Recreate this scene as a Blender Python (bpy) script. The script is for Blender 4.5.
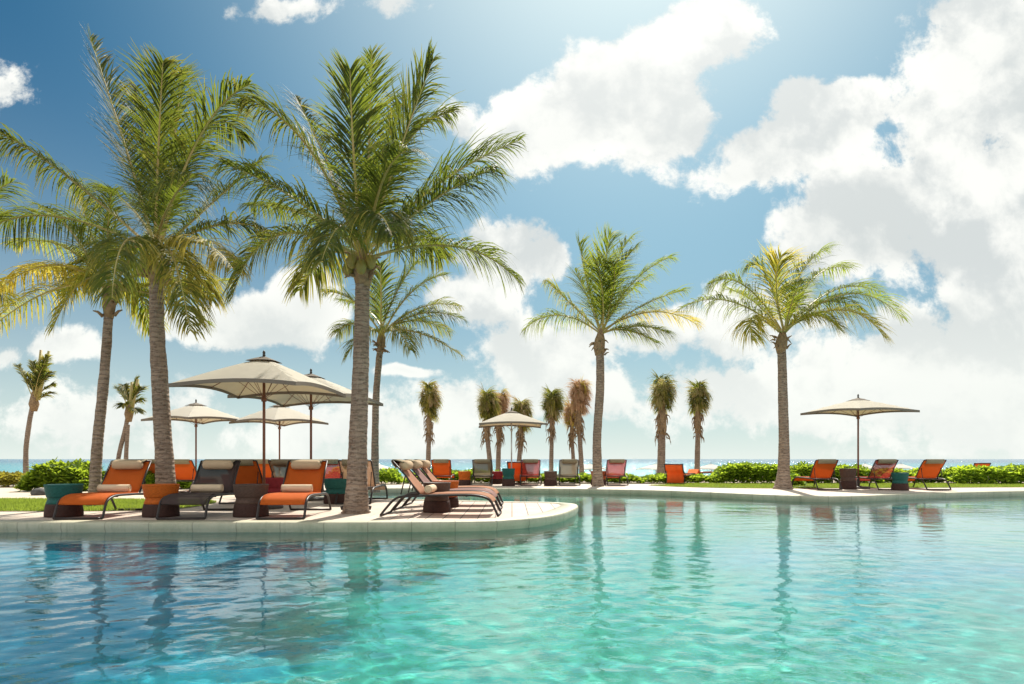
import bpy, bmesh, math, random
from mathutils import Vector, Matrix, noise
from mathutils.geometry import delaunay_2d_cdt
for o in list(bpy.data.objects): bpy.data.objects.remove(o, do_unlink=True)
sc = bpy.context.scene; col = sc.collection
R = math.radians
F = 683.0; EYE = 0.9; HZ = 459.0
# ------------------------------------------------------------------ camera
cam = bpy.data.cameras.new('camera'); cam.lens = 36*F/1024; cam.sensor_width = 36; cam.sensor_fit = 'HORIZONTAL'
cam.shift_y = 117/1024; cam.clip_end = 60000; cam.clip_start = .05
camo = bpy.data.objects.new('camera', cam); camo.location = (0, 0, EYE); camo.rotation_euler = (R(90), 0, 0); col.objects.link(camo)
sc.camera = camo
# ------------------------------------------------------------------ light
SUN_AZ, SUN_EL = 12.0, 47.0          # azimuth to the right of +Y
EXPOSURE = 0.88
SKY_STRENGTH = 0.1
sd = bpy.data.lights.new('sun', 'SUN'); sd.energy = 4.0; sd.angle = R(.53); sd.color = (1, .94, .84)
so = bpy.data.objects.new('sun', sd); so.rotation_euler = (R(-(90-SUN_EL)), 0, R(-SUN_AZ)); so.location = (10, 40, 50); col.objects.link(so)
so.rotation_euler = Vector((math.sin(R(SUN_AZ))*math.cos(R(SUN_EL)), math.cos(R(SUN_AZ))*math.cos(R(SUN_EL)), math.sin(R(SUN_EL)))).to_track_quat('Z', 'Y').to_euler()
sc.view_settings.view_transform = 'Standard'; sc.view_settings.look = 'None'
sc.view_settings.exposure = EXPOSURE; sc.view_settings.gamma = 1; sc.view_settings.use_curve_mapping = False
sc.render.engine = 'CYCLES'
sc.cycles.max_bounces = 10; sc.cycles.transparent_max_bounces = 16; sc.cycles.sample_clamp_indirect = 6

# ---- node helper
class N:
    def __init__(s, tree): s.t = tree; s.n = tree.nodes; s.l = tree.links
    def new(s, typ, **kw):
        nd = s.n.new(typ)
        for k, v in kw.items():
            if hasattr(nd, k): setattr(nd, k, v)
        return nd
    def put(s, sock, v):
        if isinstance(v, bpy.types.NodeSocket): s.l.new(v, sock)
        elif v is not None:
            if hasattr(sock.default_value, '__len__') and not hasattr(v, '__len__'): v = (v,)*len(sock.default_value)
            if hasattr(sock.default_value, '__len__') and len(sock.default_value) == 4 and len(v) == 3: v = (*v, 1)
            sock.default_value = v
    def m(s, op, a, b=None, c=None, clamp=False):
        nd = s.new('ShaderNodeMath', operation=op); nd.use_clamp = clamp
        s.put(nd.inputs[0], a); s.put(nd.inputs[1], b); s.put(nd.inputs[2], c); return nd.outputs[0]
    def v(s, op, a, b=None, c=None):
        nd = s.new('ShaderNodeVectorMath', operation=op)
        s.put(nd.inputs[0], a)
        if b is not None: s.put(nd.inputs[3 if op == 'SCALE' else 1], b)
        if c is not None: s.put(nd.inputs[2], c)
        return nd.outputs[1] if op in ('LENGTH', 'DOT_PRODUCT', 'DISTANCE') else nd.outputs[0]
    def mix(s, f, a, b, blend='MIX'):
        nd = s.new('ShaderNodeMix', data_type='RGBA', blend_type=blend)
        s.put(nd.inputs[0], f); s.put(nd.inputs[6], a); s.put(nd.inputs[7], b); return nd.outputs[2]
    def noise(s, vec, scale, detail=4, rough=.5, dist=0, out=0, lac=2.0):
        nd = s.new('ShaderNodeTexNoise'); s.put(nd.inputs['Vector'], vec); s.put(nd.inputs['Scale'], scale)
        s.put(nd.inputs['Detail'], detail); s.put(nd.inputs['Roughness'], rough); s.put(nd.inputs['Distortion'], dist); return nd.outputs[out]
    def ramp(s, f, stops, interp='LINEAR'):
        nd = s.new('ShaderNodeValToRGB'); cr = nd.color_ramp; cr.interpolation = interp
        while len(cr.elements) < len(stops): cr.elements.new(.5)
        for e, (p, c) in zip(cr.elements, stops):
            e.position = p; e.color = (*c, 1) if hasattr(c, '__len__') else (c, c, c, 1)
        s.put(nd.inputs[0], f); return nd.outputs[0]
    def smooth(s, x, a, b):
        nd = s.new('ShaderNodeMapRange', interpolation_type='SMOOTHSTEP'); s.put(nd.inputs[0], x)
        s.put(nd.inputs[1], a); s.put(nd.inputs[2], b); return nd.outputs[0]

# ------------------------------------------------------------------ sky with clouds (world space)
w = bpy.data.worlds.new('World'); sc.world = w; w.use_nodes = True
W = N(w.node_tree); W.n.clear()
sky = W.new('ShaderNodeTexSky', sky_type='NISHITA'); sky.sun_disc = False
sky.sun_elevation = R(SUN_EL); sky.sun_rotation = R(SUN_AZ); sky.air_density = 1.0; sky.dust_density = .6; sky.ozone_density = 2.0; sky.altitude = 0
tc = W.new('ShaderNodeTexCoord'); d = tc.outputs['Generated']
sep = W.new('ShaderNodeSeparateXYZ'); W.l.new(d, sep.inputs[0])
dx, dy, dz = sep.outputs
ysafe = W.m('MAXIMUM', W.m('ABSOLUTE', dy), .12)
u = W.m('DIVIDE', dx, ysafe); v_ = W.m('DIVIDE', dz, ysafe)
comb = W.new('ShaderNodeCombineXYZ'); W.l.new(u, comb.inputs[0]); W.l.new(v_, comb.inputs[1]); uv = comb.outputs[0]
wn = W.noise(uv, 3.2, 3, .6, out=1)
warp = W.v('SCALE', W.v('SUBTRACT', wn, (.5, .5, .5)), .075)
uvw = W.v('ADD', uv, warp)
# cloud masses: centre (x, y), half width, half height, tilt, weight
CL = [(625, 88, 80, 58, 0, 1), (560, 122, 95, 48, 12, 1), (690, 30, 70, 42, 20, .95), (660, 130, 70, 30, 0, .8),
      (765, 150, 80, 40, 15, 1), (800, 110, 52, 30, 0, .9), (845, 118, 70, 36, 25, 1), (735, 175, 50, 22, 0, .8),
      (985, 55, 90, 80, 30, 1.1), (1010, 150, 130, 110, 10, 1.15), (900, 215, 120, 62, 8, 1.1), (840, 240, 70, 38, 0, 1), (1000, 240, 100, 70, 0, .9),
      (1000, 318, 76, 56, 5, 1.1), (920, 355, 90, 50, 10, .9), (860, 395, 150, 50, 0, .8), (1000, 410, 160, 60, 0, .8), (730, 395, 140, 36, 0, .6),
      (760, 320, 60, 42, 0, .7), (500, 265, 52, 42, 10, 1), (470, 300, 50, 30, 0, .9), (550, 262, 22, 32, 10, .85), (528, 350, 58, 38, 0, .85), (590, 340, 56, 26, 0, .7), (640, 330, 56, 22, 0, .55),
      (560, 390, 90, 35, 0, .75), (480, 400, 60, 26, 0, .55), (255, 322, 76, 26, 2, .9), (180, 322, 52, 20, 0, .75), (315, 310, 38, 36, 0, .75),
      (65, 347, 42, 18, 0, .75), (8, 352, 24, 16, 0, .65), (14, 88, 34, 26, 0, .42), (85, 425, 140, 36, 0, .36), (330, 425, 130, 30, 0, .3),
      (290, 4, 50, 14, 0, .5), (385, 8, 30, 14, 0, .45), (410, 372, 30, 6, 0, .7), (455, 120, 24, 20, 0, .55), (1180, 220, 160, 200, 0, 1), 
      (1120, 400, 150, 90, 0, 1), (1040, -40, 90, 60, 0, .9), (-190, 380, 90, 30, 0, .6), (-200, 200, 90, 60, 0, .6)]
acc = None
for (cx, cy, rx, ry, tilt, wt) in CL:
    U = (cx-512)/F; V = (HZ-cy)/F
    mp = W.new('ShaderNodeMapping', vector_type='TEXTURE')
    W.l.new(uvw, mp.inputs[0]); mp.inputs[1].default_value = (U, V, 0); mp.inputs[2].default_value = (0, 0, R(tilt)); mp.inputs[3].default_value = (rx/F*1.15, ry/F*1.15, 1)
    L = W.v('LENGTH', mp.outputs[0])
    f = W.m('MULTIPLY', W.m('SUBTRACT', 1.0, L), wt)
    acc = f if acc is None else W.m('SMOOTH_MAX', acc, f, .25)
gen = W.noise(W.v('MULTIPLY', d, (1, 1, 2.2)), 2.3, 5, .55)
gen = W.m('SUBTRACT', W.m('MULTIPLY', gen, 3.0), 1.3)
front = W.smooth(dy, .12, .3)
field = W.m('ADD', W.m('MULTIPLY', W.m('MINIMUM', W.m('MAXIMUM', acc, -.6), .62), front), W.m('MULTIPLY', gen, W.m('SUBTRACT', 1, front)))
fb = W.noise(uvw, 7.5, 12, .65, .0)
fb2 = W.noise(W.v('ADD', uvw, (.01, .05, 0)), 7.5, 6, .55, .0)
det = W.m('MULTIPLY', W.m('SUBTRACT', fb, .5), 2.3)
dens = W.m('ADD', field, det)
alpha = W.smooth(dens, -.01, .28)
alpha = W.m('POWER', alpha, 1.1)
# soft relief in the clouds: grey where thick, whiter toward the sun side
shade = W.m('ADD', W.m('MULTIPLY', W.m('SUBTRACT', fb, fb2), 3.2), .5)
bA = W.noise(uvw, 3.4, 8, .58); bB = W.noise(W.v('ADD', uvw, (.0, .085, 0)), 3.4, 5, .5)
shade = W.m('ADD', W.m('MULTIPLY', W.m('SUBTRACT', bA, bB), 2.6), W.m('MULTIPLY', shade, .75)); shade = W.m('ADD', shade, .1)
big = W.noise(uvw, 2.2, 3, .5)
thick = W.smooth(W.m('ADD', field, W.m('MULTIPLY', W.m('SUBTRACT', big, .5), 2.4)), .3, .95)
ccol = W.mix(W.smooth(shade, .1, .85), (3.7, 3.95, 3.95), (5.5, 5.55, 5.3))
ccol = W.mix(W.m('MULTIPLY', thick, .4), ccol, (3.6, 3.85, 3.8))
sdv = (math.sin(R(SUN_AZ))*math.cos(R(SUN_EL)), math.cos(R(SUN_AZ))*math.cos(R(SUN_EL)), math.sin(R(SUN_EL)))
ca = W.m('MAXIMUM', W.v('DOT_PRODUCT', W.v('NORMALIZE', d), sdv), 0)
near_sun = W.smooth(ca, .72, .97)
tint = W.mix(near_sun, (.015, .23, .31), (.29, .50, .47))
sk = W.mix(1.0, sky.outputs[0], tint, 'MULTIPLY')
# milky marine air low down
hz = W.m('POWER', W.m('SUBTRACT', 1.0, W.m('MAXIMUM', dz, 0.0), clamp=True), 5.0)
sk = W.mix(W.m('MULTIPLY', hz, .97), sk, (4.6, 5.0, 4.7))
ccol = W.mix(W.m('MULTIPLY', W.m('SUBTRACT', 1.0, W.smooth(v_, .0, .32)), .75), ccol, (5.2, 5.4, 5.1))
ccol = W.mix(front, (7.6, 7.55, 7.4), ccol)   # unseen clouds opposite the sun, brightened to lift the shadows
out = W.mix(alpha, sk, ccol)
# thin bright veil round the sun
glow = W.m('MULTIPLY', W.m('POWER', ca, 17.0), .72)
out = W.mix(glow, out, (6.6, 6.6, 6.3))
bg = W.new('ShaderNodeBackground'); W.l.new(out, bg.inputs[0]); bg.inputs[1].default_value = SKY_STRENGTH
wo = W.new('ShaderNodeOutputWorld'); W.l.new(bg.outputs[0], wo.inputs[0])
w.cycles.sampling_method = 'MANUAL'; w.cycles.sample_map_resolution = 1024

# ------------------------------------------------------------------ materials
def newmat(name):
    m = bpy.data.materials.new(name); m.use_nodes = True
    n = N(m.node_tree); n.n.clear()
    o = n.new('ShaderNodeOutputMaterial'); return m, n, o
def pmat(name, c1, c2=None, scale=6, rough=.7, bump=0, bscale=30, metal=0, spec=.5, coat=0, stretch=None, detail=5):
    m, n, o = newmat(name)
    p = n.new('ShaderNodeBsdfPrincipled'); tcn = n.new('ShaderNodeTexCoord'); vec = tcn.outputs['Object']
    if stretch: vec = n.v('MULTIPLY', vec, stretch)
    if c2 is None: c2 = tuple(x*.75 for x in c1)
    f = n.noise(vec, scale, detail, .6)
    n.put(p.inputs['Base Color'], n.mix(n.smooth(f, .3, .7), c1, c2))
    n.put(p.inputs['Roughness'], n.m('ADD', rough-.1, n.m('MULTIPLY', f, .2)))
    p.inputs['Metallic'].default_value = metal; p.inputs['Specular IOR Level'].default_value = spec
    if bump:
        b = n.new('ShaderNodeBump'); b.inputs['Strength'].default_value = bump; b.inputs['Distance'].default_value = .01
        n.put(b.inputs['Height'], n.noise(vec, bscale, 5, .6)); n.l.new(b.outputs[0], p.inputs['Normal'])
    n.l.new(p.outputs[0], o.inputs[0]); return m
def leafmat(name, top, trans, dry=None, dryamt=0, tf=.45, vscale=1.6, rough=.62):
    m, n, o = newmat(name)
    g = n.new('ShaderNodeNewGeometry'); pos = g.outputs['Position']
    f = n.noise(pos, vscale, 3, .6); fine = n.noise(pos, 22, 2, .5)
    oi = n.new('ShaderNodeObjectInfo')
    k = n.m('ADD', n.m('MULTIPLY', f, .6), n.m('ADD', n.m('MULTIPLY', fine, .35), n.m('MULTIPLY', oi.outputs['Random'], .25)))
    k = n.smooth(k, .35, .85)
    c = n.mix(k, tuple(x*.7 for x in top), tuple(x*1.35 for x in top)); t = n.mix(k, tuple(x*.75 for x in trans), tuple(min(1, x*1.25) for x in trans))
    if dry:
        at = n.new('ShaderNodeAttribute', attribute_name='dry'); dd = at.outputs['Fac']
        dd = n.m('MULTIPLY', n.smooth(n.m('ADD', dd, n.m('MULTIPLY', n.noise(pos, 5, 2), .5)), .45, 1.1), 1.0)
        c = n.mix(dd, c, dry); t = n.mix(dd, t, tuple(min(1, x*1.3) for x in dry))
    p = n.new('ShaderNodeBsdfPrincipled'); n.put(p.inputs['Base Color'], c); p.inputs['Roughness'].default_value = rough; p.inputs['Specular IOR Level'].default_value = .16
    tr = n.new('ShaderNodeBsdfTranslucent'); n.put(tr.inputs['Color'], t)
    mx = n.new('ShaderNodeMixShader'); mx.inputs[0].default_value = tf
    n.l.new(p.outputs[0], mx.inputs[1]); n.l.new(tr.outputs[0], mx.inputs[2]); n.l.new(mx.outputs[0], o.inputs[0]); return m
def clothmat(name, c, trans=.25, see=0.0, weave=260, rough=.85, tcol=None):
    m, n, o = newmat(name)
    tcn = n.new('ShaderNodeTexCoord'); vec = tcn.outputs['Object']
    f = n.noise(vec, 5, 4, .6); wv = n.noise(n.v('MULTIPLY', vec, (1, 1, 1)), weave, 1, .5)
    base = n.mix(n.m('MULTIPLY', f, .6), tuple(x*1.12 for x in c), tuple(x*.78 for x in c))
    dfn = n.new('ShaderNodeBsdfPrincipled'); n.put(dfn.inputs['Base Color'], base); dfn.inputs['Roughness'].default_value = rough; dfn.inputs['Specular IOR Level'].default_value = .2
    b = n.new('ShaderNodeBump'); b.inputs['Strength'].default_value = .25; b.inputs['Distance'].default_value = .003; n.put(b.inputs['Height'], n.m('ADD', wv, n.m('MULTIPLY', f, 2))); n.l.new(b.outputs[0], dfn.inputs['Normal'])
    tr = n.new('ShaderNodeBsdfTranslucent'); n.put(tr.inputs['Color'], tcol or base)
    mx = n.new('ShaderNodeMixShader'); mx.inputs[0].default_value = trans
    n.l.new(dfn.outputs[0], mx.inputs[1]); n.l.new(tr.outputs[0], mx.inputs[2]); last = mx.outputs[0]
    if see:
        tp = n.new('ShaderNodeBsdfTransparent'); m2 = n.new('ShaderNodeMixShader'); m2.inputs[0].default_value = see
        n.l.new(last, m2.inputs[1]); n.l.new(tp.outputs[0], m2.inputs[2]); last = m2.outputs[0]
    n.l.new(last, o.inputs[0]); return m

M = {}
M['frame'] = pmat('lounger_frame', (.022, .016, .014), (.038, .028, .024), 20, .45, spec=.35)
M['teak'] = pmat('teak_pole', (.22, .085, .04), (.15, .055, .03), 8, .5, stretch=(8, 8, 1))
M['silver'] = pmat('pale_metal_pole', (.6, .6, .58), (.5, .5, .5), 8, .35, metal=.4)
M['dark'] = pmat('dark_base', (.05, .04, .035), (.08, .065, .055), 12, .6)
M['wicker_dark'] = pmat('woven_brown', (.078, .037, .028), (.04, .02, .016), 40, .7, spec=.2, bump=.8, bscale=90, stretch=(1, 1, 2.5))
SL = {'orange': (.60, .135, .02), 'charcoal': (.095, .068, .062), 'khaki': (.30, .245, .17), 'red': (.45, .06, .045), 'tan': (.52, .34, .22), 'apricot': (.50, .26, .16), 'mauve': (.36, .215, .19)}
for k, c in SL.items():
    M['sling_'+k] = clothmat('sling_'+k, c, .35, {'orange': .05, 'charcoal': .18, 'khaki': .3, 'red': .38, 'tan': .2, 'apricot': .05, 'mauve': .05}[k])
M['pillow'] = clothmat('pillow_cloth', (.56, .41, .26), .15)
M['flap'] = clothmat('flap_cloth', (.36, .31, .21), .3)
M['towel'] = clothmat('towel_cloth', (.72, .56, .38), .1, weave=120)
M['canopy'] = clothmat('canopy_cloth', (.62, .59, .51), .34, weave=90, tcol=(.78, .69, .52))
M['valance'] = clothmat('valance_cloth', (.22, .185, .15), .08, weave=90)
M['white_canopy'] = clothmat('white_canopy_cloth', (.72, .71, .66), .4, weave=90)
M['beach_orange'] = clothmat('beach_canvas', (.75, .19, .045), .4)
TB = {'teal': (.018, .115, .095), 'orange': (.56, .12, .008), 'brown': (.105, .06, .043), 'crimson': (.32, .028, .035), 'rust': (.42, .10, .03)}
for k, c in TB.items(): M['drum_'+k] = pmat('drum_'+k, c, tuple(x*.7 for x in c), 26, .6, spec=.25, bump=.6, bscale=90, stretch=(1, 1, 2.5))
M['frond'] = leafmat('palm_frond', (.040, .056, .018), (.25, .31, .03), (.50, .40, .08), .5, .42)
M['frond_y'] = leafmat('palm_frond_pale', (.065, .09, .022), (.36, .44, .04), (.58, .46, .07), .5, .52)
M['frond_dry'] = leafmat('palm_frond_dry', (.22, .21, .08), (.55, .52, .16), (.48, .31, .19), .6, .4)
M['rachis'] = pmat('frond_rib', (.36, .34, .09), (.42, .30, .12), 3, .5)
M['spathe'] = pmat('palm_fibre', (.34, .23, .12), (.20, .13, .075), 14, .85, bump=.8, bscale=40)
M['coconut'] = pmat('coconut_husk', (.33, .24, .05), (.22, .2, .05), 6, .5)
M['shrub'] = leafmat('shrub_leaf', (.10, .17, .022), (.55, .70, .05), None, 0, .5, 3.0)
M['shrub_yellow'] = leafmat('shrub_yellow_leaf', (.26, .24, .04), (.60, .52, .06), None, 0, .4, 5.0)
M['shrub_dark'] = leafmat('shrub_dark_leaf', (.07, .105, .025), (.24, .32, .05), None, 0, .35, 3.0)  # leaf of a darker green plant
M['twig'] = pmat('shrub_twig', (.10, .07, .05), (.06, .045, .03), 12, .8)
M['grass'] = leafmat('grass_blade', (.13, .19, .03), (.40, .50, .06), None, 0, .45, 2.5, .55)
M['stone_dark'] = pmat('dark_stone', (.10, .095, .09), (.06, .055, .05), 8, .8, bump=.6, bscale=14)

def trunkmat():
    m, n, o = newmat('palm_bark')
    tcn = n.new('ShaderNodeTexCoord'); vec = tcn.outputs['Object']
    big = n.noise(vec, 3.0, 4, .6); wv = n.new('ShaderNodeTexWave', wave_type='BANDS', bands_direction='Z')
    n.put(wv.inputs['Vector'], vec); wv.inputs['Scale'].default_value = 3.6; wv.inputs['Distortion'].default_value = 3.2; wv.inputs['Detail'].default_value = 3; wv.inputs['Detail Scale'].default_value = 1.6
    st = n.noise(n.v('MULTIPLY', vec, (6, 6, 22)), 1.6, 6, .65); fib = n.noise(n.v('MULTIPLY', vec, (40, 40, 6)), 1.2, 4, .6)
    c = n.mix(n.smooth(big, .3, .7), (.37, .28, .21), (.26, .19, .14))
    c = n.mix(n.m('MULTIPLY', n.smooth(st, .47, .66), .85), c, (.085, .058, .042))
    c = n.mix(n.m('MULTIPLY', n.smooth(wv.outputs['Fac'], .7, 1.0), .6), c, (.15, .11, .085))
    c = n.mix(n.m('MULTIPLY', n.smooth(fib, .5, .7), .25), c, (.46, .38, .3))
    p = n.new('ShaderNodeBsdfPrincipled'); n.put(p.inputs['Base Color'], c); p.inputs['Roughness'].default_value = .85; p.inputs['Specular IOR Level'].default_value = .25
    b = n.new('ShaderNodeBump'); b.inputs['Strength'].default_value = .8; b.inputs['Distance'].default_value = .02
    n.put(b.inputs['Height'], n.m('ADD', st, n.m('ADD', n.m('MULTIPLY', wv.outputs['Fac'], .7), n.m('MULTIPLY', fib, .5)))); n.l.new(b.outputs[0], p.inputs['Normal'])
    n.l.new(p.outputs[0], o.inputs[0]); return m
M['bark'] = trunkmat()

def pavingmat():
    m, n, o = newmat('paving_stone'); g = n.new('ShaderNodeNewGeometry'); pos = g.outputs['Position']
    br = n.new('ShaderNodeTexBrick'); n.put(br.inputs['Vector'], pos); br.inputs['Scale'].default_value = 1.0
    br.inputs['Brick Width'].default_value = .9; br.inputs['Row Height'].default_value = .45; br.inputs['Mortar Size'].default_value = .008; br.inputs['Mortar Smooth'].default_value = .3
    br.inputs['Color1'].default_value = (.60, .50, .40, 1); br.inputs['Color2'].default_value = (.52, .43, .35, 1); br.inputs['Mortar'].default_value = (.30, .25, .2, 1)
    f = n.noise(pos, 2.2, 6, .65); f2 = n.noise(pos, 45, 4, .7)
    c = n.mix(n.m('MULTIPLY', n.smooth(f, .35, .75), .45), br.outputs['Color'], (.42, .33, .26)); c = n.mix(n.m('MULTIPLY', n.smooth(f2, .5, .75), .3), c, (.72, .66, .56))
    p = n.new('ShaderNodeBsdfPrincipled'); n.put(p.inputs['Base Color'], c); p.inputs['Roughness'].default_value = .75
    b = n.new('ShaderNodeBump'); b.inputs['Strength'].default_value = .5; b.inputs['Distance'].default_value = .006; n.put(b.inputs['Height'], n.m('SUBTRACT', f2, n.m('MULTIPLY', br.outputs['Fac'], 2))); n.l.new(b.outputs[0], p.inputs['Normal'])
    n.l.new(p.outputs[0], o.inputs[0]); return m
def woodmat():
    m, n, o = newmat('deck_boards'); g = n.new('ShaderNodeNewGeometry'); pos = g.outputs['Position']
    sp = n.new('ShaderNodeSeparateXYZ'); n.l.new(pos, sp.inputs[0])
    bx_ = n.m('DIVIDE', sp.outputs[0], .26); idx = n.m('FLOOR', bx_); fr = n.m('FRACT', bx_)
    gap = n.m('LESS_THAN', n.m('ABSOLUTE', n.m('SUBTRACT', fr, .5)), .47)
    wn_ = n.new('ShaderNodeTexWhiteNoise', noise_dimensions='1D'); n.put(wn_.inputs['W'], idx)
    gr = n.noise(n.v('MULTIPLY', pos, (16, 1.0, 1)), 3, 6, .65); st = n.noise(pos, 1.7, 4, .6)
    c = n.mix(wn_.outputs[0], (.52, .37, .28), (.62, .48, .37)); c = n.mix(n.m('MULTIPLY', n.smooth(gr, .4, .7), .45), c, (.36, .25, .19)); c = n.mix(n.m('MULTIPLY', n.smooth(st, .45, .75), .4), c, (.66, .56, .46))
    c = n.mix(n.m('SUBTRACT', 1, gap), c, (.06, .045, .04))
    p = n.new('ShaderNodeBsdfPrincipled'); n.put(p.inputs['Base Color'], c); p.inputs['Roughness'].default_value = .7
    b = n.new('ShaderNodeBump'); b.inputs['Strength'].default_value = .6; b.inputs['Distance'].default_value = .006; n.put(b.inputs['Height'], n.m('ADD', n.m('MULTIPLY', gr, .4), gap)); n.l.new(b.outputs[0], p.inputs['Normal'])
    n.l.new(p.outputs[0], o.inputs[0]); return m
M['paving'] = pavingmat(); M['wood'] = woodmat()
def copingmat():
    m, n, o = newmat('coping_stone'); g = n.new('ShaderNodeNewGeometry'); pos = g.outputs['Position']
    at = n.new('ShaderNodeAttribute', attribute_name='dry'); al = n.m('DIVIDE', at.outputs['Fac'], .62)
    fr = n.m('ABSOLUTE', n.m('SUBTRACT', n.m('FRACT', al), .5)); joint = n.m('SUBTRACT', 1.0, n.smooth(fr, .006, .014))
    wnn = n.new('ShaderNodeTexWhiteNoise', noise_dimensions='1D'); n.put(wnn.inputs['W'], n.m('FLOOR', n.m('ADD', al, .5)))
    f = n.noise(pos, 3, 6, .65); st = n.noise(n.v('MULTIPLY', pos, (5, 5, .6)), 2.2, 5, .6); fine = n.noise(pos, 60, 4, .7)
    c = n.mix(n.smooth(f, .3, .7), (.47, .44, .31), (.36, .35, .235)); c = n.mix(n.m('MULTIPLY', wnn.outputs[0], .3), c, (.50, .45, .34))
    c = n.mix(n.m('MULTIPLY', n.smooth(st, .5, .75), .5), c, (.24, .235, .16)); c = n.mix(n.m('MULTIPLY', n.smooth(fine, .5, .7), .25), c, (.58, .54, .42))
    c = n.mix(n.m('MULTIPLY', joint, .45), c, (.13, .12, .09))
    p = n.new('ShaderNodeBsdfPrincipled'); n.put(p.inputs['Base Color'], c); p.inputs['Roughness'].default_value = .6
    b = n.new('ShaderNodeBump'); b.inputs['Strength'].default_value = .5; b.inputs['Distance'].default_value = .008; n.put(b.inputs['Height'], n.m('SUBTRACT', fine, n.m('MULTIPLY', joint, 1.0))); n.l.new(b.outputs[0], p.inputs['Normal'])
    n.l.new(p.outputs[0], o.inputs[0]); return m
M['coping'] = copingmat()
M['sand'] = pmat('sand', (.62, .53, .40), (.54, .45, .34), .8, .9, bump=.5, bscale=12)
M['soil'] = pmat('soil', (.40, .32, .23), (.26, .2, .14), 1.5, .95, bump=.6, bscale=10)
M['lawn'] = pmat('lawn_soil', (.10, .14, .03), (.15, .17, .05), 3, .95, bump=.8, bscale=30)

def floormat():
    m, n, o = newmat('pool_tiles'); g = n.new('ShaderNodeNewGeometry'); pos = g.outputs['Position']
    f = n.noise(n.v('ADD', pos, (3, 1, 0)), .16, 3, .5); f2 = n.noise(pos, .9, 3, .5)
    br = n.new('ShaderNodeTexBrick'); n.put(br.inputs['Vector'], pos); br.offset = 0; br.inputs['Scale'].default_value = 1
    br.inputs['Brick Width'].default_value = .06; br.inputs['Row Height'].default_value = .06; br.inputs['Mortar Size'].default_value = .004
    br.inputs['Color1'].default_value = (.8, .8, .8, 1); br.inputs['Color2'].default_value = (1, 1, 1, 1); br.inputs['Mortar'].default_value = (.9, .95, .9, 1)
    spx = n.new('ShaderNodeSeparateXYZ'); n.l.new(pos, spx.inputs[0])
    east = n.m('SUBTRACT', n.smooth(spx.outputs[0], -3.5, -.5), n.m('MULTIPLY', n.smooth(spx.outputs[0], 2.5, 6.5), .45))
    c = n.mix(n.smooth(n.m('ADD', n.m('MULTIPLY', f, .6), n.m('ADD', n.m('MULTIPLY', f2, .2), n.m('MULTIPLY', east, .22))), .40, .64), (.002, .31, .47), (.003, .39, .29))
    c = n.mix(1.0, c, br.outputs['Color'], 'MULTIPLY')
    p = n.new('ShaderNodeBsdfPrincipled'); n.put(p.inputs['Base Color'], c); p.inputs['Roughness'].default_value = .5
    n.l.new(p.outputs[0], o.inputs[0]); return m
M['tiles'] = floormat()
def watermat():
    m, n, o = newmat('pool_water'); g = n.new('ShaderNodeNewGeometry'); pos = g.outputs['Position']
    p1 = n.v('MULTIPLY', pos, (1, 1.25, 1))
    a = n.noise(p1, 1.5, 3, .5, .6); b_ = n.noise(n.v('ADD', p1, (7, 3, 0)), 5.5, 3, .55, .8); c_ = n.noise(p1, 16, 2, .5, .4)
    calm = n.smooth(n.noise(pos, .35, 2), .3, .75)
    h = n.m('ADD', n.m('MULTIPLY', a, .000), n.m('MULTIPLY', n.m('ADD', n.m('MULTIPLY', b_, .0034), n.m('MULTIPLY', c_, .0009)), n.m('ADD', .45, calm)))
    bp = n.new('ShaderNodeBump'); bp.inputs['Strength'].default_value = 1.0; bp.inputs['Distance'].default_value = 1.0; n.put(bp.inputs['Height'], h)
    fr = n.new('ShaderNodeFresnel'); n.put(fr.inputs[0], n.m('ADD', 1.55, n.m('MULTIPLY', g.outputs['Backfacing'], -.25))); n.l.new(bp.outputs[0], fr.inputs[1])
    gl = n.new('ShaderNodeBsdfGlossy'); gl.inputs['Roughness'].default_value = .015; n.l.new(bp.outputs[0], gl.inputs['Normal']); gl.inputs['Color'].default_value = (.97, 1, 1, 1)
    rf = n.new('ShaderNodeBsdfRefraction'); rf.inputs['IOR'].default_value = 1.33; rf.inputs['Roughness'].default_value = .0; rf.inputs['Color'].default_value = (.80, .97, .98, 1); n.l.new(bp.outputs[0], rf.inputs['Normal'])
    tp = n.new('ShaderNodeBsdfTransparent'); tp.inputs[0].default_value = (.80, .97, .98, 1)
    m1 = n.new('ShaderNodeMixShader'); m1.inputs[0].default_value = 1.0; n.l.new(tp.outputs[0], m1.inputs[1]); n.l.new(rf.outputs[0], m1.inputs[2])
    m2 = n.new('ShaderNodeMixShader'); n.l.new(fr.outputs[0], m2.inputs[0]); n.l.new(m1.outputs[0], m2.inputs[1]); n.l.new(gl.outputs[0], m2.inputs[2])
    n.l.new(m2.outputs[0], o.inputs[0]); return m
M['water'] = watermat()
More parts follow.
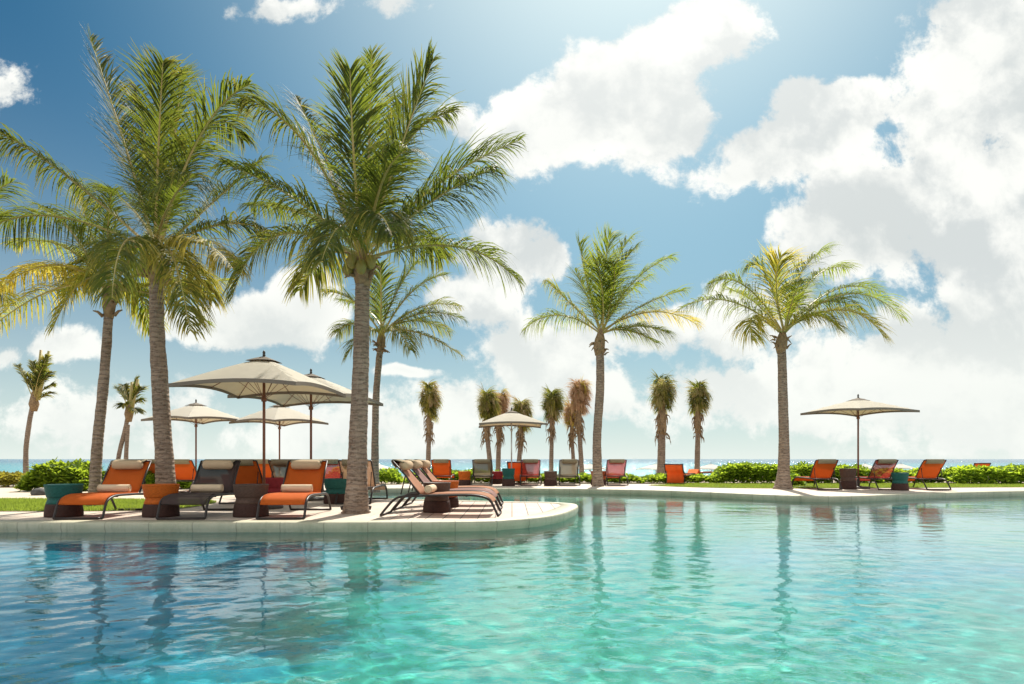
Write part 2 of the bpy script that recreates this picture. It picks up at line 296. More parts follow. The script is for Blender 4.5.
def seamat():
    m, n, o = newmat('sea_water'); g = n.new('ShaderNodeNewGeometry'); pos = g.outputs['Position']
    sp = n.new('ShaderNodeSeparateXYZ'); n.l.new(pos, sp.inputs[0])
    st = n.noise(n.v('MULTIPLY', pos, (.004, .02, 1)), 1.0, 4, .6)
    shoal = n.m('ADD', n.m('DIVIDE', sp.outputs[1], 900), n.m('MULTIPLY', st, .35))
    c = n.ramp(n.m('SUBTRACT', shoal, .1), [(0, (.10, .46, .42)), (.35, (.02, .28, .34)), (1, (.006, .12, .22))])
    foam_glitter = n.smooth(n.noise(n.v('MULTIPLY', pos, (.05, .22, 1)), 1.0, 6, .7), .66, .74)  # whitecaps, also standing in for white sun glitter in the base colour
    c = n.mix(n.m('MULTIPLY', foam_glitter, .8), c, (.8, .85, .85))
    h = n.m('ADD', n.m('MULTIPLY', n.noise(n.v('MULTIPLY', pos, (.5, 1, 1)), .5, 5, .6), 1.3), n.m('MULTIPLY', n.noise(pos, 3, 3, .5), .12))
    bp = n.new('ShaderNodeBump'); bp.inputs['Strength'].default_value = .8; bp.inputs['Distance'].default_value = 1.0; n.put(bp.inputs['Height'], h)
    p = n.new('ShaderNodeBsdfPrincipled'); n.put(p.inputs['Base Color'], c); p.inputs['Roughness'].default_value = .12; p.inputs['IOR'].default_value = 1.33; p.inputs['Specular IOR Level'].default_value = .3; n.l.new(bp.outputs[0], p.inputs['Normal'])
    n.l.new(p.outputs[0], o.inputs[0]); return m
M['sea'] = seamat()

# ------------------------------------------------------------------ mesh helpers
class MB:
    def __init__(s): s.v = []; s.f = []; s.a = []; s.cur = 0.0
    def quad(s, *p):
        b = len(s.v); s.v += [tuple(q) for q in p]; s.a += [s.cur]*len(p); s.f.append(tuple(range(b, b+len(p))))
    def tube(s, pts, r, n=8, caps=True, ref=None):
        pts = [Vector(p) for p in pts]; rs = r if hasattr(r, '__len__') else [r]*len(pts); b = len(s.v)
        prev = None
        for i, p in enumerate(pts):
            t = (pts[min(i+1, len(pts)-1)]-pts[max(i-1, 0)]).normalized()
            if prev is None: prev = t.orthogonal().normalized()
            a = (prev-t*prev.dot(t)).normalized(); prev = a; c = t.cross(a)
            for k in range(n):
                th = 2*math.pi*k/n; s.v.append(tuple(p+(a*math.cos(th)+c*math.sin(th))*rs[i])); s.a.append(s.cur)
        for i in range(len(pts)-1):
            for k in range(n): s.f.append((b+i*n+k, b+i*n+(k+1) % n, b+(i+1)*n+(k+1) % n, b+(i+1)*n+k))
        if caps: s.f.append(tuple(b+k for k in reversed(range(n)))); s.f.append(tuple(b+(len(pts)-1)*n+k for k in range(n)))
    def lathe(s, prof, n=32, c=(0, 0, 0), sq=0):
        b = len(s.v)
        for r, z in prof:
            for k in range(n):
                th = 2*math.pi*k/n; s.v.append((c[0]+r*math.cos(th), c[1]+r*math.sin(th), c[2]+z)); s.a.append(s.cur)
        for i in range(len(prof)-1):
            for k in range(n): s.f.append((b+i*n+k, b+i*n+(k+1) % n, b+(i+1)*n+(k+1) % n, b+(i+1)*n+k))
        s.f.append(tuple(b+k for k in reversed(range(n)))); s.f.append(tuple(b+(len(prof)-1)*n+k for k in range(n)))
    def box(s, c, d, rot=None):
        P = []
        for sz in (-1, 1):
            for sx, sy in ((-1, -1), (1, -1), (1, 1), (-1, 1)):
                q = Vector((sx*d[0]/2, sy*d[1]/2, sz*d[2]/2))
                if rot: q = rot @ q
                P.append(Vector(c)+q)
        b = len(s.v); s.v += [tuple(q) for q in P]; s.a += [s.cur]*8
        for f in ((3, 2, 1, 0), (4, 5, 6, 7), (0, 1, 5, 4), (1, 2, 6, 5), (2, 3, 7, 6), (3, 0, 4, 7)): s.f.append(tuple(b+i for i in f))
    def ribbon(s, prof, x0, x1, th=.01, nx=6, sag=0):
        """a strip of cloth: prof = list of (y,z) run, x across, with thickness"""
        P = [Vector((0, y, z)) for y, z in prof]; Nn = []
        for i in range(len(P)):
            t = P[min(i+1, len(P)-1)]-P[max(i-1, 0)]; Nn.append(Vector((0, -t.z, t.y)).normalized())
        b = len(s.v)
        for side in (1, -1):
            for i, p in enumerate(P):
                for k in range(nx+1):
                    a = k/nx; q = p+Nn[i]*(side*th/2-sag*4*a*(1-a)); s.v.append((x0+(x1-x0)*a, q.y, q.z)); s.a.append(s.cur)
        m_ = len(P); w_ = nx+1
        def id_(sd, i, k): return b+(0 if sd else m_*w_)+i*w_+k
        for i in range(m_-1):
            for k in range(nx):
                s.f.append((id_(1, i, k), id_(1, i, k+1), id_(1, i+1, k+1), id_(1, i+1, k))); s.f.append((id_(0, i, k), id_(0, i+1, k), id_(0, i+1, k+1), id_(0, i, k+1)))
            s.f.append((id_(1, i, 0), id_(1, i+1, 0), id_(0, i+1, 0), id_(0, i, 0))); s.f.append((id_(1, i, nx), id_(0, i, nx), id_(0, i+1, nx), id_(1, i+1, nx)))
        for k in range(nx):
            s.f.append((id_(1, 0, k), id_(0, 0, k), id_(0, 0, k+1), id_(1, 0, k+1))); s.f.append((id_(1, m_-1, k), id_(1, m_-1, k+1), id_(0, m_-1, k+1), id_(0, m_-1, k)))
    def build(s, name, mat, parent=None, smooth=True, dry=False):
        me = bpy.data.meshes.new(name); me.from_pydata(s.v, [], s.f); me.materials.append(M[mat] if isinstance(mat, str) else mat)
        if smooth: me.polygons.foreach_set('use_smooth', [True]*len(me.polygons))
        if dry:
            at = me.attributes.new('dry', 'FLOAT', 'POINT'); at.data.foreach_set('value', s.a)
        me.update(); o = bpy.data.objects.new(name, me); col.objects.link(o)
        if parent: o.parent = parent
        return o
def tag(o, label=None, cat=None, group=None, kind=None):
    if label: o['label'] = label
    if cat: o['category'] = cat
    if group: o['group'] = group
    if kind: o['kind'] = kind
    return o
def thing(name, label, cat, loc=(0, 0, 0), rz=0, group=None):
    o = bpy.data.objects.new(name, None); col.objects.link(o); o.location = loc; o.rotation_euler = (0, 0, rz); return tag(o, label, cat, group)
def copy_tree(o, parent=None):
    c = o.copy(); col.objects.link(c); c.parent = parent
    for ch in o.children: copy_tree(ch, c)
    return c
def dup(root, label, loc, rz=0, group=None, scale=None):
    c = copy_tree(root); c.location = loc; c.rotation_euler = (0, 0, rz); c['label'] = label
    if group: c['group'] = group
    if scale: c.scale = (scale,)*3
    return c
def at(px, py, D): return Vector(((px-512)/F*D, D, EYE+(HZ-py)/F*D))
def cr(pts, n=6, closed=False):
    P = [Vector(p) for p in pts]; out = []; m_ = len(P)
    for i in range(m_ if closed else m_-1):
        p0 = P[(i-1) % m_] if closed else P[max(i-1, 0)]; p1 = P[i]; p2 = P[(i+1) % m_]; p3 = P[(i+2) % m_] if closed else P[min(i+2, m_-1)]
        for k in range(n):
            t = k/n; out.append(.5*((2*p1)+(p2-p0)*t+(2*p0-5*p1+4*p2-p3)*t*t+(3*p1-p0-3*p2+p3)*t**3))
    if not closed: out.append(P[-1])
    return out
def bez(a, b, c, n):
    return [a*(1-t)**2+b*2*t*(1-t)+c*t*t for t in [i/n for i in range(n+1)]]

# ------------------------------------------------------------------ pool outline
ctrl = [(-16, 9.68), (-11, 9.68), (-6, 9.68), (-2.4, 9.70), (-.58, 9.83), (-.03, 10.10), (.40, 10.50), (.77, 11.15), (1.04, 12.0), (1.24, 12.9), (1.28, 13.6), (1.12, 14.0), (.70, 14.3),
        (-.15, 14.5), (-1.36, 14.95), (-2.4, 15.45), (-4.0, 16.1), (-4.9, 16.9), (-5.25, 18.6), (-4.9, 20.2), (-3.8, 21.0), (-2, 21.05), (-.2, 20.98), (1.3, 20.8), (2.64, 20.4), (4.26, 19.6), (5.13, 18.6+.15),
        (5.95, 17.8), (6.7, 16.95), (7.6, 16.45), (8.7, 16.75), (10, 17.5), (11.8, 18.3), (14.4, 19.2), (18, 20.0), (24, 21.0)]
edge = [Vector((p.x, p.y)) for p in cr([(x, y, 0) for x, y in ctrl], 7)]
near = [Vector((24, 1.2)), Vector((-16, 1.2))]
pool = edge+near
def inside(x, y, poly):
    c = False; n_ = len(poly); j = n_-1
    for i in range(n_):
        xi, yi = poly[i][0], poly[i][1]; xj, yj = poly[j][0], poly[j][1]
        if (yi > y) != (yj > y) and x < (xj-xi)*(y-yi)/(yj-yi)+xi: c = not c
        j = i
    return c
def fill(name, loops, z, mat, kind='structure', zf=None):
    pts = []; edges = []; 
    for lp in loops:
        b = len(pts); pts += [Vector((p[0], p[1])) for p in lp]; edges += [(b+i, b+(i+1) % len(lp)) for i in range(len(lp))]
    vs, es, fs, *_ = delaunay_2d_cdt(pts, edges, [], 1, 1e-5)
    mb = MB(); mb.v = [(p.x, p.y, z) for p in vs]; mb.a = [0]*len(vs)
    for f in fs:
        a, b, c = (vs[i] for i in f[:3]); g = (a+b+c)/3
        if len(loops) > 1 and inside(g.x, g.y, loops[1]): continue
        if not inside(g.x, g.y, loops[0]): continue
        ar = (b-a).cross(c-a)
        mb.f.append(tuple(f) if ar > 0 else tuple(reversed(f)))
    o = mb.build(name, mat, smooth=False); tag(o, kind=kind); return o
# outward normals along the edge (away from the water)
def offset(poly, d, closed=True):
    out = []; n_ = len(poly)
    for i, p in enumerate(poly):
        a = poly[(i-1) % n_] if closed or i > 0 else p; b = poly[(i+1) % n_] if closed or i < n_-1 else p
        t = (b-a).normalized(); out.append(p+Vector((-t.y, t.x))*d)
    return out
# pool runs with water on the right hand side when walking the edge from left to right
fill('ground', [[(-4000, -4000), (4000, -4000), (4000, 36), (-4000, 36)], offset(pool, .12)], -.016, 'soil')
# rippled water surface: one sheet reaching under the coping, tessellated finer close by
import numpy as np
def water_sheet():
    rg = np.random.default_rng(5); NR, NC = 640, 900
    Y = 1.0*(23.0/1.0)**(np.arange(NR)/(NR-1)); S = np.concatenate([[-40], np.linspace(-1.35, 1.5, NC), [40]])
    X = np.zeros((NR, NC+2)); YY = np.repeat(Y[:, None], NC+2, 1)
    for j in range(NC): X[:, j+1] = S[j+1]*(Y+.6)
    X[:, 0] = -45; X[:, -1] = 50
    Z = np.zeros_like(X)
    for i in range(120):
        lam = .07*(26**(rg.random())); th = rg.normal(1.3, .85)+(math.pi if rg.random() < .3 else 0); k = 2*math.pi/lam
        slope = WAVE*(.0045+.021*math.exp(-((math.log(lam/.14))/.65)**2)+.013*math.exp(-((math.log(lam/.42))/.4)**2)); ph = rg.random()*6.28
        fade = np.clip(1.7-YY*.035/lam, 0, 1)*(.40+.72*np.exp(-YY/6.0))   # ripples finer than the mesh can carry are left to the bump
        Z += slope/k*np.sin(k*(X*math.cos(th)+YY*math.sin(th))+ph+.8*np.sin(X*.9+i)+.7*np.sin(YY*.8+2*i))*fade
    Z[:, 0] = Z[:, -1] = 0
    me = bpy.data.meshes.new('pool_water'); nv = NR*(NC+2); co = np.stack([X, YY, Z-.14], -1).reshape(-1, 3)
    idx = np.arange(nv).reshape(NR, NC+2); q = np.stack([idx[:-1, :-1], idx[:-1, 1:], idx[1:, 1:], idx[1:, :-1]], -1).reshape(-1, 4)
    me.vertices.add(nv); me.vertices.foreach_set('co', co.ravel().astype(np.float32)); nq = len(q)
    me.loops.add(nq*4); me.loops.foreach_set('vertex_index', q.ravel().astype(np.int32)); me.polygons.add(nq)
    me.polygons.foreach_set('loop_start', np.arange(0, nq*4, 4, dtype=np.int32)); me.polygons.foreach_set('use_smooth', np.ones(nq, bool))
    me.materials.append(M['water']); me.update(); me.validate(); o = bpy.data.objects.new('pool_water', me); col.objects.link(o); tag(o, kind='structure'); return o
WAVE = .42
wat = water_sheet()
pfl = fill('pool_floor', [offset(pool, .1)], -1.2, 'tiles')
pfl.cycles.is_caustics_receiver = True; wat.cycles.is_caustics_caster = True; sd.cycles.is_caustics_light = True
pav = list(edge); pav = offset(edge, .1, False)
fill('paving', [[(-24, 9.78)]+pav+[(40, 22.0), (40, 24.7), (-40, 24.7), (-40, 9.78)]], -.004, 'paving')
fill('near_paving', [[(-30, -6), (30, -6), (30, 1.1), (-30, 1.1)]], -.004, 'paving')
# coping with a rounded nose, and the tiled pool wall beneath it
def sweep(name, poly, prof, mat, closed):
    mb = MB(); n_ = len(poly); rings = [offset(poly, d, closed) for d, z in prof]
    for (d, z), rg in zip(prof, rings):
        ac = 0
        for q, p in enumerate(rg):
            if q: ac += (poly[q]-poly[q-1]).length
            mb.v.append((p.x, p.y, z)); mb.a.append(ac)
    for j in range(len(prof)-1):
        for i in range(n_ if closed else n_-1):
            k = (i+1) % n_; mb.f.append((j*n_+i, j*n_+k, (j+1)*n_+k, (j+1)*n_+i))
    o = mb.build(name, mat, dry=True); tag(o, kind='structure'); return o
sweep('pool_coping', pool, [(.34, -.01), (.34, .004), (.05, .006), (.02, .003), (.004, -.006), (-.004, -.022), (-.006, -.05), (-.004, -.085), (.004, -.108), (.012, -.13), (.02, -.175)], 'coping', True)
M['wall_tiles'] = pmat('pool_wall_tiles', (.035, .20, .15), (.02, .14, .11), 5, .4)
sweep('pool_wall', pool, [(.02, -.174), (.045, -1.36)], 'wall_tiles', True)
wdk = [p for p in edge if p.x > -2.05 and p.y < 16 and not (p.y > 18)]
wdk = offset(wdk, .36, False)
wdk = [p for p in wdk if p.x > -1.95]
fill('wooden_deck', [[(-1.95, wdk[0].y)]+[tuple(p) for p in wdk]+[(-1.95, wdk[-1].y)]], .001, 'wood')
LAWN_L = [tuple(p.xy) for p in cr([(-30, 11.7, 0), (-14, 11.72, 0), (-9, 11.75, 0), (-6.9, 11.85, 0), (-6.1, 12.3, 0), (-6.0, 13.4, 0), (-6.4, 14.6, 0), (-8, 15.1, 0), (-14, 15.4, 0), (-30, 15.5, 0)], 5)]
LAWN_R = [tuple(p.xy) for p in cr([(4.6, 23.2, 0), (6.0, 21.5, 0), (8.2, 20.9, 0), (12, 21.2, 0), (17, 21.8, 0), (30, 22.4, 0), (30, 25.5, 0), (17, 25.2, 0), (6.5, 24.9, 0)], 5)]
fill('lawn', [LAWN_L], .004, 'lawn'); fill('lawn', [LAWN_R], .004, 'lawn')
fill('sand_path', [[(-40, 15.6), (-14, 15.5), (-8, 15.2), (-6.6, 15.6), (-6.0, 18), (-7, 21.2), (-12, 21.5), (-40, 21.6)]], .002, 'sand')
# beach falling away to the sea
mb = MB(); ys = [35.9, 38, 42, 48, 56, 66, 80, 95]; zs = [-.02, -.1, -.6, -1.3, -1.9, -2.3, -2.75, -3.2]
xs = [-4000, -400, -150]+[x*6-120 for x in range(41)]+[150, 400, 4000]
for y, z in zip(ys, zs):
    for x in xs: mb.v.append((x, y, z+(noise.noise(Vector((x*.1, y*.1, 0)))*.12 if y > 36 else 0))); mb.a.append(0)
for j in range(len(ys)-1):
    for i in range(len(xs)-1): b = j*len(xs)+i; mb.f.append((b, b+1, b+1+len(xs), b+len(xs)))
tag(mb.build('beach', 'sand'), kind='structure')
mb = MB(); mb.quad((-30000, 72, -2.6), (30000, 72, -2.6), (30000, 40000, -2.6), (-30000, 40000, -2.6)); tag(mb.build('sea', 'sea', smooth=False), kind='structure')

# ------------------------------------------------------------------ grass
def grass(poly, n, seed, ymax, xr):
    rnd = random.Random(seed); mb = MB(); x0, x1, y0, y1 = xr; k = 0
    while k < n:
        x = rnd.uniform(x0, x1); y = rnd.uniform(y0, y1)
        if not inside(x, y, poly): continue
        k += 1; h = rnd.uniform(.025, .06); a = rnd.uniform(0, math.pi); wd = rnd.uniform(.004, .009); dxx = math.cos(a)*wd; dyy = math.sin(a)*wd
        lx = rnd.uniform(-.02, .02); ly = rnd.uniform(-.02, .02)
        mb.quad((x-dxx, y-dyy, .003), (x+dxx, y+dyy, .003), (x+lx, y+ly, h))
    o = mb.build('grass', 'grass', smooth=False); tag(o, 'short bright green mown grass', 'grass', kind='stuff'); return o
g1 = grass(LAWN_L, 42000, 1, 0, (-14, -5.9, 11.6, 15.5)); g1['label'] = 'short mown grass of the left lawn in front of the sand path'
g2 = grass(LAWN_R, 38000, 2, 0, (4.5, 19, 20.8, 25.6)); g2['label'] = 'narrow strip of mown grass before the right hand hedge'

# ------------------------------------------------------------------ palms
def trunk(parent, pts, r0, r1, seed, flare=1.5):
    P = cr(pts, 26); mb = MB(); rs = []; n_ = len(P); Lh = (P[-1]-P[0]).length; rnd = random.Random(seed); z = 0; zs_ = [0]
    for i in range(1, n_): zs_.append(zs_[-1]+(P[i]-P[i-1]).length)
    # resample finely for ring scars
    tot = zs_[-1]; step = .035; Q = []; k = 0; s = 0
    while s < tot:
        while k < n_-2 and zs_[k+1] < s: k += 1
        f = (s-zs_[k])/(zs_[k+1]-zs_[k]); Q.append(P[k].lerp(P[k+1], f)); s += step
    for i, q in enumerate(Q):
        h = i*step; f = h/tot; r = r0+(r1-r0)*f**.8; r *= 1+(flare-1)*math.exp(-h/.28)
        r *= 1+.035*(((h+noise.noise(Vector((seed, h*2, 0)))*.03) % .11)/.11-.5)+.05*noise.noise(Vector((seed*3.1, h*1.3, 2)))
        rs.append(r)
    mb.tube(Q, rs, 18)
    for i, v in enumerate(mb.v):
        p = Vector(v); q = noise.noise(p*5)*.008; mb.v[i] = (v[0]+q, v[1]+q*.6, v[2])
    return mb.build('trunk', 'bark', parent)
def frond(parent, P0, P1, P2, seed, mat='frond', leaf=.62, dens=70, droop=.55, dry=0.0, name='frond', wind=(.10, -.05, 0), wid=.0098, start=.13, fold=.3):
    rnd = random.Random(seed); mb = MB(); n_ = 26; dens = int(dens*1.28); C = bez(P0, P1, P2, n_); L = sum((C[i+1]-C[i]).length for i in range(n_))
    # curl the last quarter of the rib under its own weight
    mb.cur = dry*.6
    rr = [.026*(1-i/n_)**.8+.004 for i in range(n_+1)]; mb.tube(C, rr, 5); nr = len(mb.f)
    up = Vector((0, 0, 1)); wind = Vector(wind)
    for i in range(dens):
        t = start+(1-start)*(i/(dens-1))**.95; f = t*n_; k = min(int(f), n_-1); p = C[k].lerp(C[k+1], f-k); T = (C[k+1]-C[k]).normalized()
        S = T.cross(up)
        if S.length < .15: S = T.cross(Vector((0.3, 1, 0)))
        S.normalize(); Nn = S.cross(T).normalized()
        prof = (math.sin(math.pi*min(1, (t-start)/(1-start)*.76+.17)))**.7*(1+.22*noise.noise(Vector((t*7, seed*.61, 5))))
        for sd in (-1, 1):
            if rnd.random() < .03: continue
            l = leaf*1.38*prof*rnd.uniform(.72, 1.12)*(1 if t < .97 else .7)
            fwd = .48+.5*t+.5*max(0, T.z)**2; dirv = (S*sd*(1-.25*t)+T*fwd+Nn*fold+(Vector((rnd.gauss(0, .12), rnd.gauss(0, .12), rnd.gauss(0, .12)))+noise.noise_vector(Vector((t*9, seed*.37, sd*3)))*.42)).normalized()
            wv = (T-dirv*T.dot(dirv)).normalized(); q = p.copy(); wdt = wid*rnd.uniform(.85, 1.15); ns = 4; b = len(mb.v); dd = dirv.copy()
            dr = droop*1.15*rnd.uniform(.6, 1.7)*(.35+.65*min(1, 1.25*math.hypot(T.x, T.y)))
            mb.cur = max(0, min(1, dry+rnd.gauss(0, .12)))
            for j in range(ns+1):
                a = j/ns; ww = wdt*(math.sin(math.pi*min(1, .22+a*.78))**.8)+.001
                mb.v.append(tuple(q-wv*ww)); mb.v.append(tuple(q+wv*ww)); mb.a += [mb.cur+.25*a*a]*2
                q = q+dd*(l/ns); dd = (dd+Vector((0, 0, -dr*.55))+wind*.35).normalized()
            for j in range(ns): mb.f.append((b+2*j, b+2*j+1, b+2*j+3, b+2*j+2))
    o = mb.build(name, mat, parent, smooth=False, dry=True); o.data.materials.append(M['rachis']); o.data.polygons.foreach_set('material_index', [1 if i < nr else 0 for i in range(len(o.data.polygons))]); return o
def palm(label, tr_px, D, w0, w1, crown, fronds, seed, base_y=None, mat='frond', leaf=.62, dens=70, flare=1.4, group=None, extra=0, nuts=0, zc=0, wind=(.1, -.05, 0), fold=.3, wid=.0098):
    """tr_px: trunk points (px,py) bottom to top; fronds: (ctrl x,y, tip x,y, depth ctrl, depth tip[, dry[, droop]])"""
    pts = [at(x, y, D) for x, y in tr_px]; base = pts[0].copy(); base.z = 0
    root = thing('palm_tree', label, 'palm tree', base, 0, group)
    L = [p-base for p in pts]; L[0].z = -.03
    trunk(root, L, w0*D/F/2, w1*D/F/2, seed, flare)
    c0 = at(*crown, D)-base; rnd = random.Random(seed)
    for i, fr in enumerate(fronds):
        cx, cy, tx, ty, dc, dt = fr[:6]; dry = fr[6] if len(fr) > 6 else .15; dr = fr[7] if len(fr) > 7 else .55
        p1 = at(cx, cy, D+dc)-base; p2 = at(tx, ty, D+dt)-base; d0 = Vector((rnd.uniform(-.06, .06), rnd.uniform(-.06, .06), rnd.uniform(-.1, .05)))
        frond(root, c0+d0, p1, p2, seed*100+i, mat, leaf, dens, dr, dry, wind=wind, fold=fold, wid=wid)
    for k in range(extra):      # filler fronds all round the crown
        a = k*2.4+rnd.uniform(-.4, .4); el = rnd.uniform(-.35, 1.2); Lf = rnd.uniform(1.5, 2.5); hx = math.cos(a)*math.cos(el); hy = math.sin(a)*math.cos(el)
        p1 = c0+Vector((hx, hy, math.sin(el)+.35))*Lf*.55; p2 = c0+Vector((hx*1.1, hy*1.1, math.sin(el)-.15))*Lf
        frond(root, c0+Vector((hx, hy, 0))*.05, p1, p2, seed*100+60+k, mat, leaf*.9, int(dens*.8), .8, rnd.uniform(.05, .35), wind=wind, fold=fold, wid=wid)
    # fibrous crown heart and leaf bases
    mb = MB(); r = w1*D/F/2; top = L[-1]; ax = c0-top
    mb.tube([top-Vector((0, 0, .25)), top, top+ax*.5, c0+Vector((0, 0, .1))], [r*1.0, r*1.5, r*1.35, r*.5], 10)
    for k in range(14):
        a = rnd.uniform(0, 6.28); h = rnd.uniform(-.25, .3); q = top+Vector((math.cos(a)*r*1.3, math.sin(a)*r*1.3, h)); e = q+Vector((math.cos(a)*.16, math.sin(a)*.16, rnd.uniform(-.12, .16)))
        mb.tube([q, (q+e)/2+Vector((0, 0, .03)), e], [.035, .025, .01], 5)
    mb.build('crown_heart', 'spathe', root)
    for k in range(nuts):
        a = R(200+k*150/max(1, nuts)); q = top+Vector((math.cos(a)*r*2.1, math.sin(a)*r*2.1, .02+.1*(k % 2)-.0)); m2 = MB()
        m2.lathe([(.001, -.13), (.05, -.11), (.085, -.05), (.092, .01), (.07, .08), (.03, .12), (.001, .13)], 14, q); m2.build('coconut', 'coconut', root)
    return root

palm('tall coconut palm rising behind the orange drum table on the left', [(166, 510), (165, 470), (161, 400), (157, 330), (157, 272)], 12.4, 19, 13, (157, 250), [
    (128, 150, 90, 38, .3, .3, .1, .3), (45, 150, -12, 128, -.6, -1.2, .2, .9), (45, 190, -18, 232, .2, .0, .15, .9), (158, 140, 163, 62, -.5, -.8), (176, 140, 182, 70, .6, 1.0), (148, 150, 136, 88, .9, 1.4),
    (192, 110, 250, 84, -.4, -.8), (205, 70, 243, 140, .8, 1.6, .1, .8), (225, 190, 262, 160, 1.0, 1.8, .1, .5), (235, 205, 268, 235, .2, .2, .2, .8), (205, 225, 232, 268, -.8, -1.5, .5, .8), (118, 205, 112, 298, -1.5, -2.4, .2, .9),
    (190, 255, 212, 300, 1.0, 1.6, .4, .9), (105, 235, 70, 290, 1.2, 1.8, .3, .9), (168, 190, 196, 175, -1.4, -2.4, .1, .7), (140, 205, 100, 185, 1.2, 2.2), (175, 160, 215, 130, 1.4, 2.6), (172, 225, 190, 330, -1.2, -1.8, .35, .9)],
    1, nuts=3, leaf=.70, dens=92, extra=0)
palm('tall coconut palm standing on the deck right of the front loungers', [(356, 513), (358, 440), (361, 360), (362, 310), (363, 272)], 11.4, 21, 14, (364, 255), [
    (368, 150, 372, 52, .4, .6, .1, .35), (352, 150, 350, 70, -.5, -.8, .1, .4), (398, 150, 433, 60, -.4, -.6), (392, 120, 453, 112, .6, 1.0, .1, .6), (430, 175, 520, 140, .4, .5, .0, .45), (425, 195, 495, 168, -.7, -1.2, .1, .8), (468, 222, 519, 282, .2, .2, .1, .7),
    (315, 118, 243, 98, .1, -.2, .15, .8), (300, 190, 224, 164, -.6, -1.1, .15, .8), (262, 190, 232, 298, -.4, -.6, .3, .9), (330, 160, 296, 97, 1.0, 1.6), (320, 205, 250, 205, .9, 1.8, .1, .7),
    (345, 190, 322, 260, -1.4, -2.1, .2, .8), (372, 185, 392, 235, -1.6, -2.5, .15, .8), (405, 215, 442, 258, .9, 1.6, .2, .8), (385, 150, 405, 95, 1.2, 2.0), (330, 235, 300, 290, .9, 1.4, .35, .9), (378, 160, 408, 150, -1.1, -2.0)],
    2, nuts=4, leaf=.70, dens=92, extra=0)
palm('slimmer coconut palm on the lawn behind the first orange lounger', [(94, 507), (97, 450), (103, 390), (107, 340), (109, 305)], 12.9, 11, 8.5, (110, 290), [
    (60, 240, 0, 288, .4, .6, .7, .9), (70, 225, 10, 245, 1.0, 1.6, .3, .8), (70, 215, 38, 205, .6, 1.0), (105, 225, 112, 190, .8, 1.2), (140, 235, 170, 225, 1.0, 1.6), (150, 260, 190, 290, .6, 1.0, .3, .8), (85, 250, 52, 330, -.2, -.4, .4, .9),
    (140, 270, 150, 330, .7, 1.1, .3, .9), (75, 262, 30, 270, 1.2, 2.0, .6, .9), (150, 285, 235, 280, 1.2, 1.8, .4, .9), (90, 235, 75, 180, 1.2, 1.8), (60, 270, -12, 330, 1.0, 1.4, .5, .9)],
    3, leaf=.55, dens=74, mat='frond_y', extra=1)
palm('slender coconut palm standing just behind the big deck palm', [(375, 492), (375, 450), (376, 400), (379, 360), (381, 343)], 19, 8, 6, (382, 332), [
    (355, 290, 325, 292, 0, 0), (350, 315, 338, 332, .3, .4, .3, .8), (372, 290, 356, 268, .6, .8), (382, 290, 380, 264, -.3, -.5), (395, 285, 418, 262, 0, 0), (410, 280, 445, 275, .5, .8), (420, 300, 465, 320, 0, 0, .1, .7), (415, 310, 450, 332, .7, 1, .3, .7), (415, 322, 462, 356, -.4, -.7, .4, .7), (365, 318, 346, 358, -.5, -.7, .3, .9), (398, 320, 410, 350, -.8, -1.2, .3, .9), (375, 305, 340, 300, 1, 1.6)],
    4, leaf=.6, dens=60, extra=1)
palm('coconut palm at the far pool edge between the sunbeds, bent fronds blown right', [(598, 487), (597, 440), (600, 390), (600, 355), (599, 348)], 22.6, 9.5, 8, (601, 332), [
    (585, 285, 580, 243, 0, .2, .1, .4), (600, 275, 611, 234, -.5, -.8, .1, .4), (612, 270, 637, 246, .5, .7), (608, 262, 632, 237, .9, 1.2), (630, 270, 672, 257, -.3, -.5, 0, .55), (640, 300, 686, 290, .3, .4), (655, 295, 699, 326, .3, .5, .7, .6), (640, 318, 669, 334, -.5, -.8, .15, .7), (556, 298, 524, 330, .1, .1, .1, .7), (572, 305, 547, 281, .2, .2, .35, .9), (620, 275, 612, 262, -1, -1.6, .0, .7), (615, 300, 650, 275, .8, 1.4), (590, 300, 575, 270, 1, 1.4), (606, 290, 596, 260, -.9, -1.4)],
    5, extra=1, leaf=.80, dens=70, mat='frond_y', wind=(.35, -.05, 0))
palm('coconut palm with a flared foot standing left of the right hand sunbeds', [(783, 489), (784, 450), (783, 400), (782, 360), (781, 345)], 20.5, 12, 8, (783, 333), [
    (742, 262, 709, 284, .2, .2, .1, .8), (725, 280, 679, 310, -.3, -.4, .1, .8), (740, 298, 753, 340, -.5, -.8, .4, .8), (766, 255, 750, 266, .3, .4, .05, .8), (770, 280, 781, 256, -.6, -.9, .5, .6), (792, 262, 828, 249, .4, .5, 0, .5), (810, 258, 848, 268, .9, 1.3, .05, .7), (850, 262, 903, 318, -.1, -.1, .15, .7), (850, 285, 884, 337, -.6, -.9, .5, .7), (830, 270, 880, 292, .8, 1.2, .05, .6), (815, 300, 840, 330, -.9, -1.3, .3, .8), (795, 285, 803, 280, -1.2, -2.0, .05, .7), (755, 295, 730, 290, 1.2, 2.0), (820, 285, 860, 310, .3, .6, .2, .7)],
    6, extra=1, leaf=.80, dens=70, flare=1.75, mat='frond_y', wind=(.3, -.05, 0))
# the palm just out of frame on the left, its frond tips reach in
palm('palm at the left border of which only frond tips reach into the picture', [(-75, 505), (-72, 400), (-70, 300)], 13.2, 14, 11, (-68, 285), [
    (-30, 200, 12, 182, 0, 0), (-30, 230, 6, 215, .6, .8), (-20, 260, 8, 300, 1, 1.5, .4, .9), (-110, 200, -150, 220, 0, 0), (-80, 200, -85, 150, .5, .5), (-100, 260, -140, 320, .3, .4), (-50, 190, -35, 140, .8, 1)],
    7, leaf=.6, dens=60)

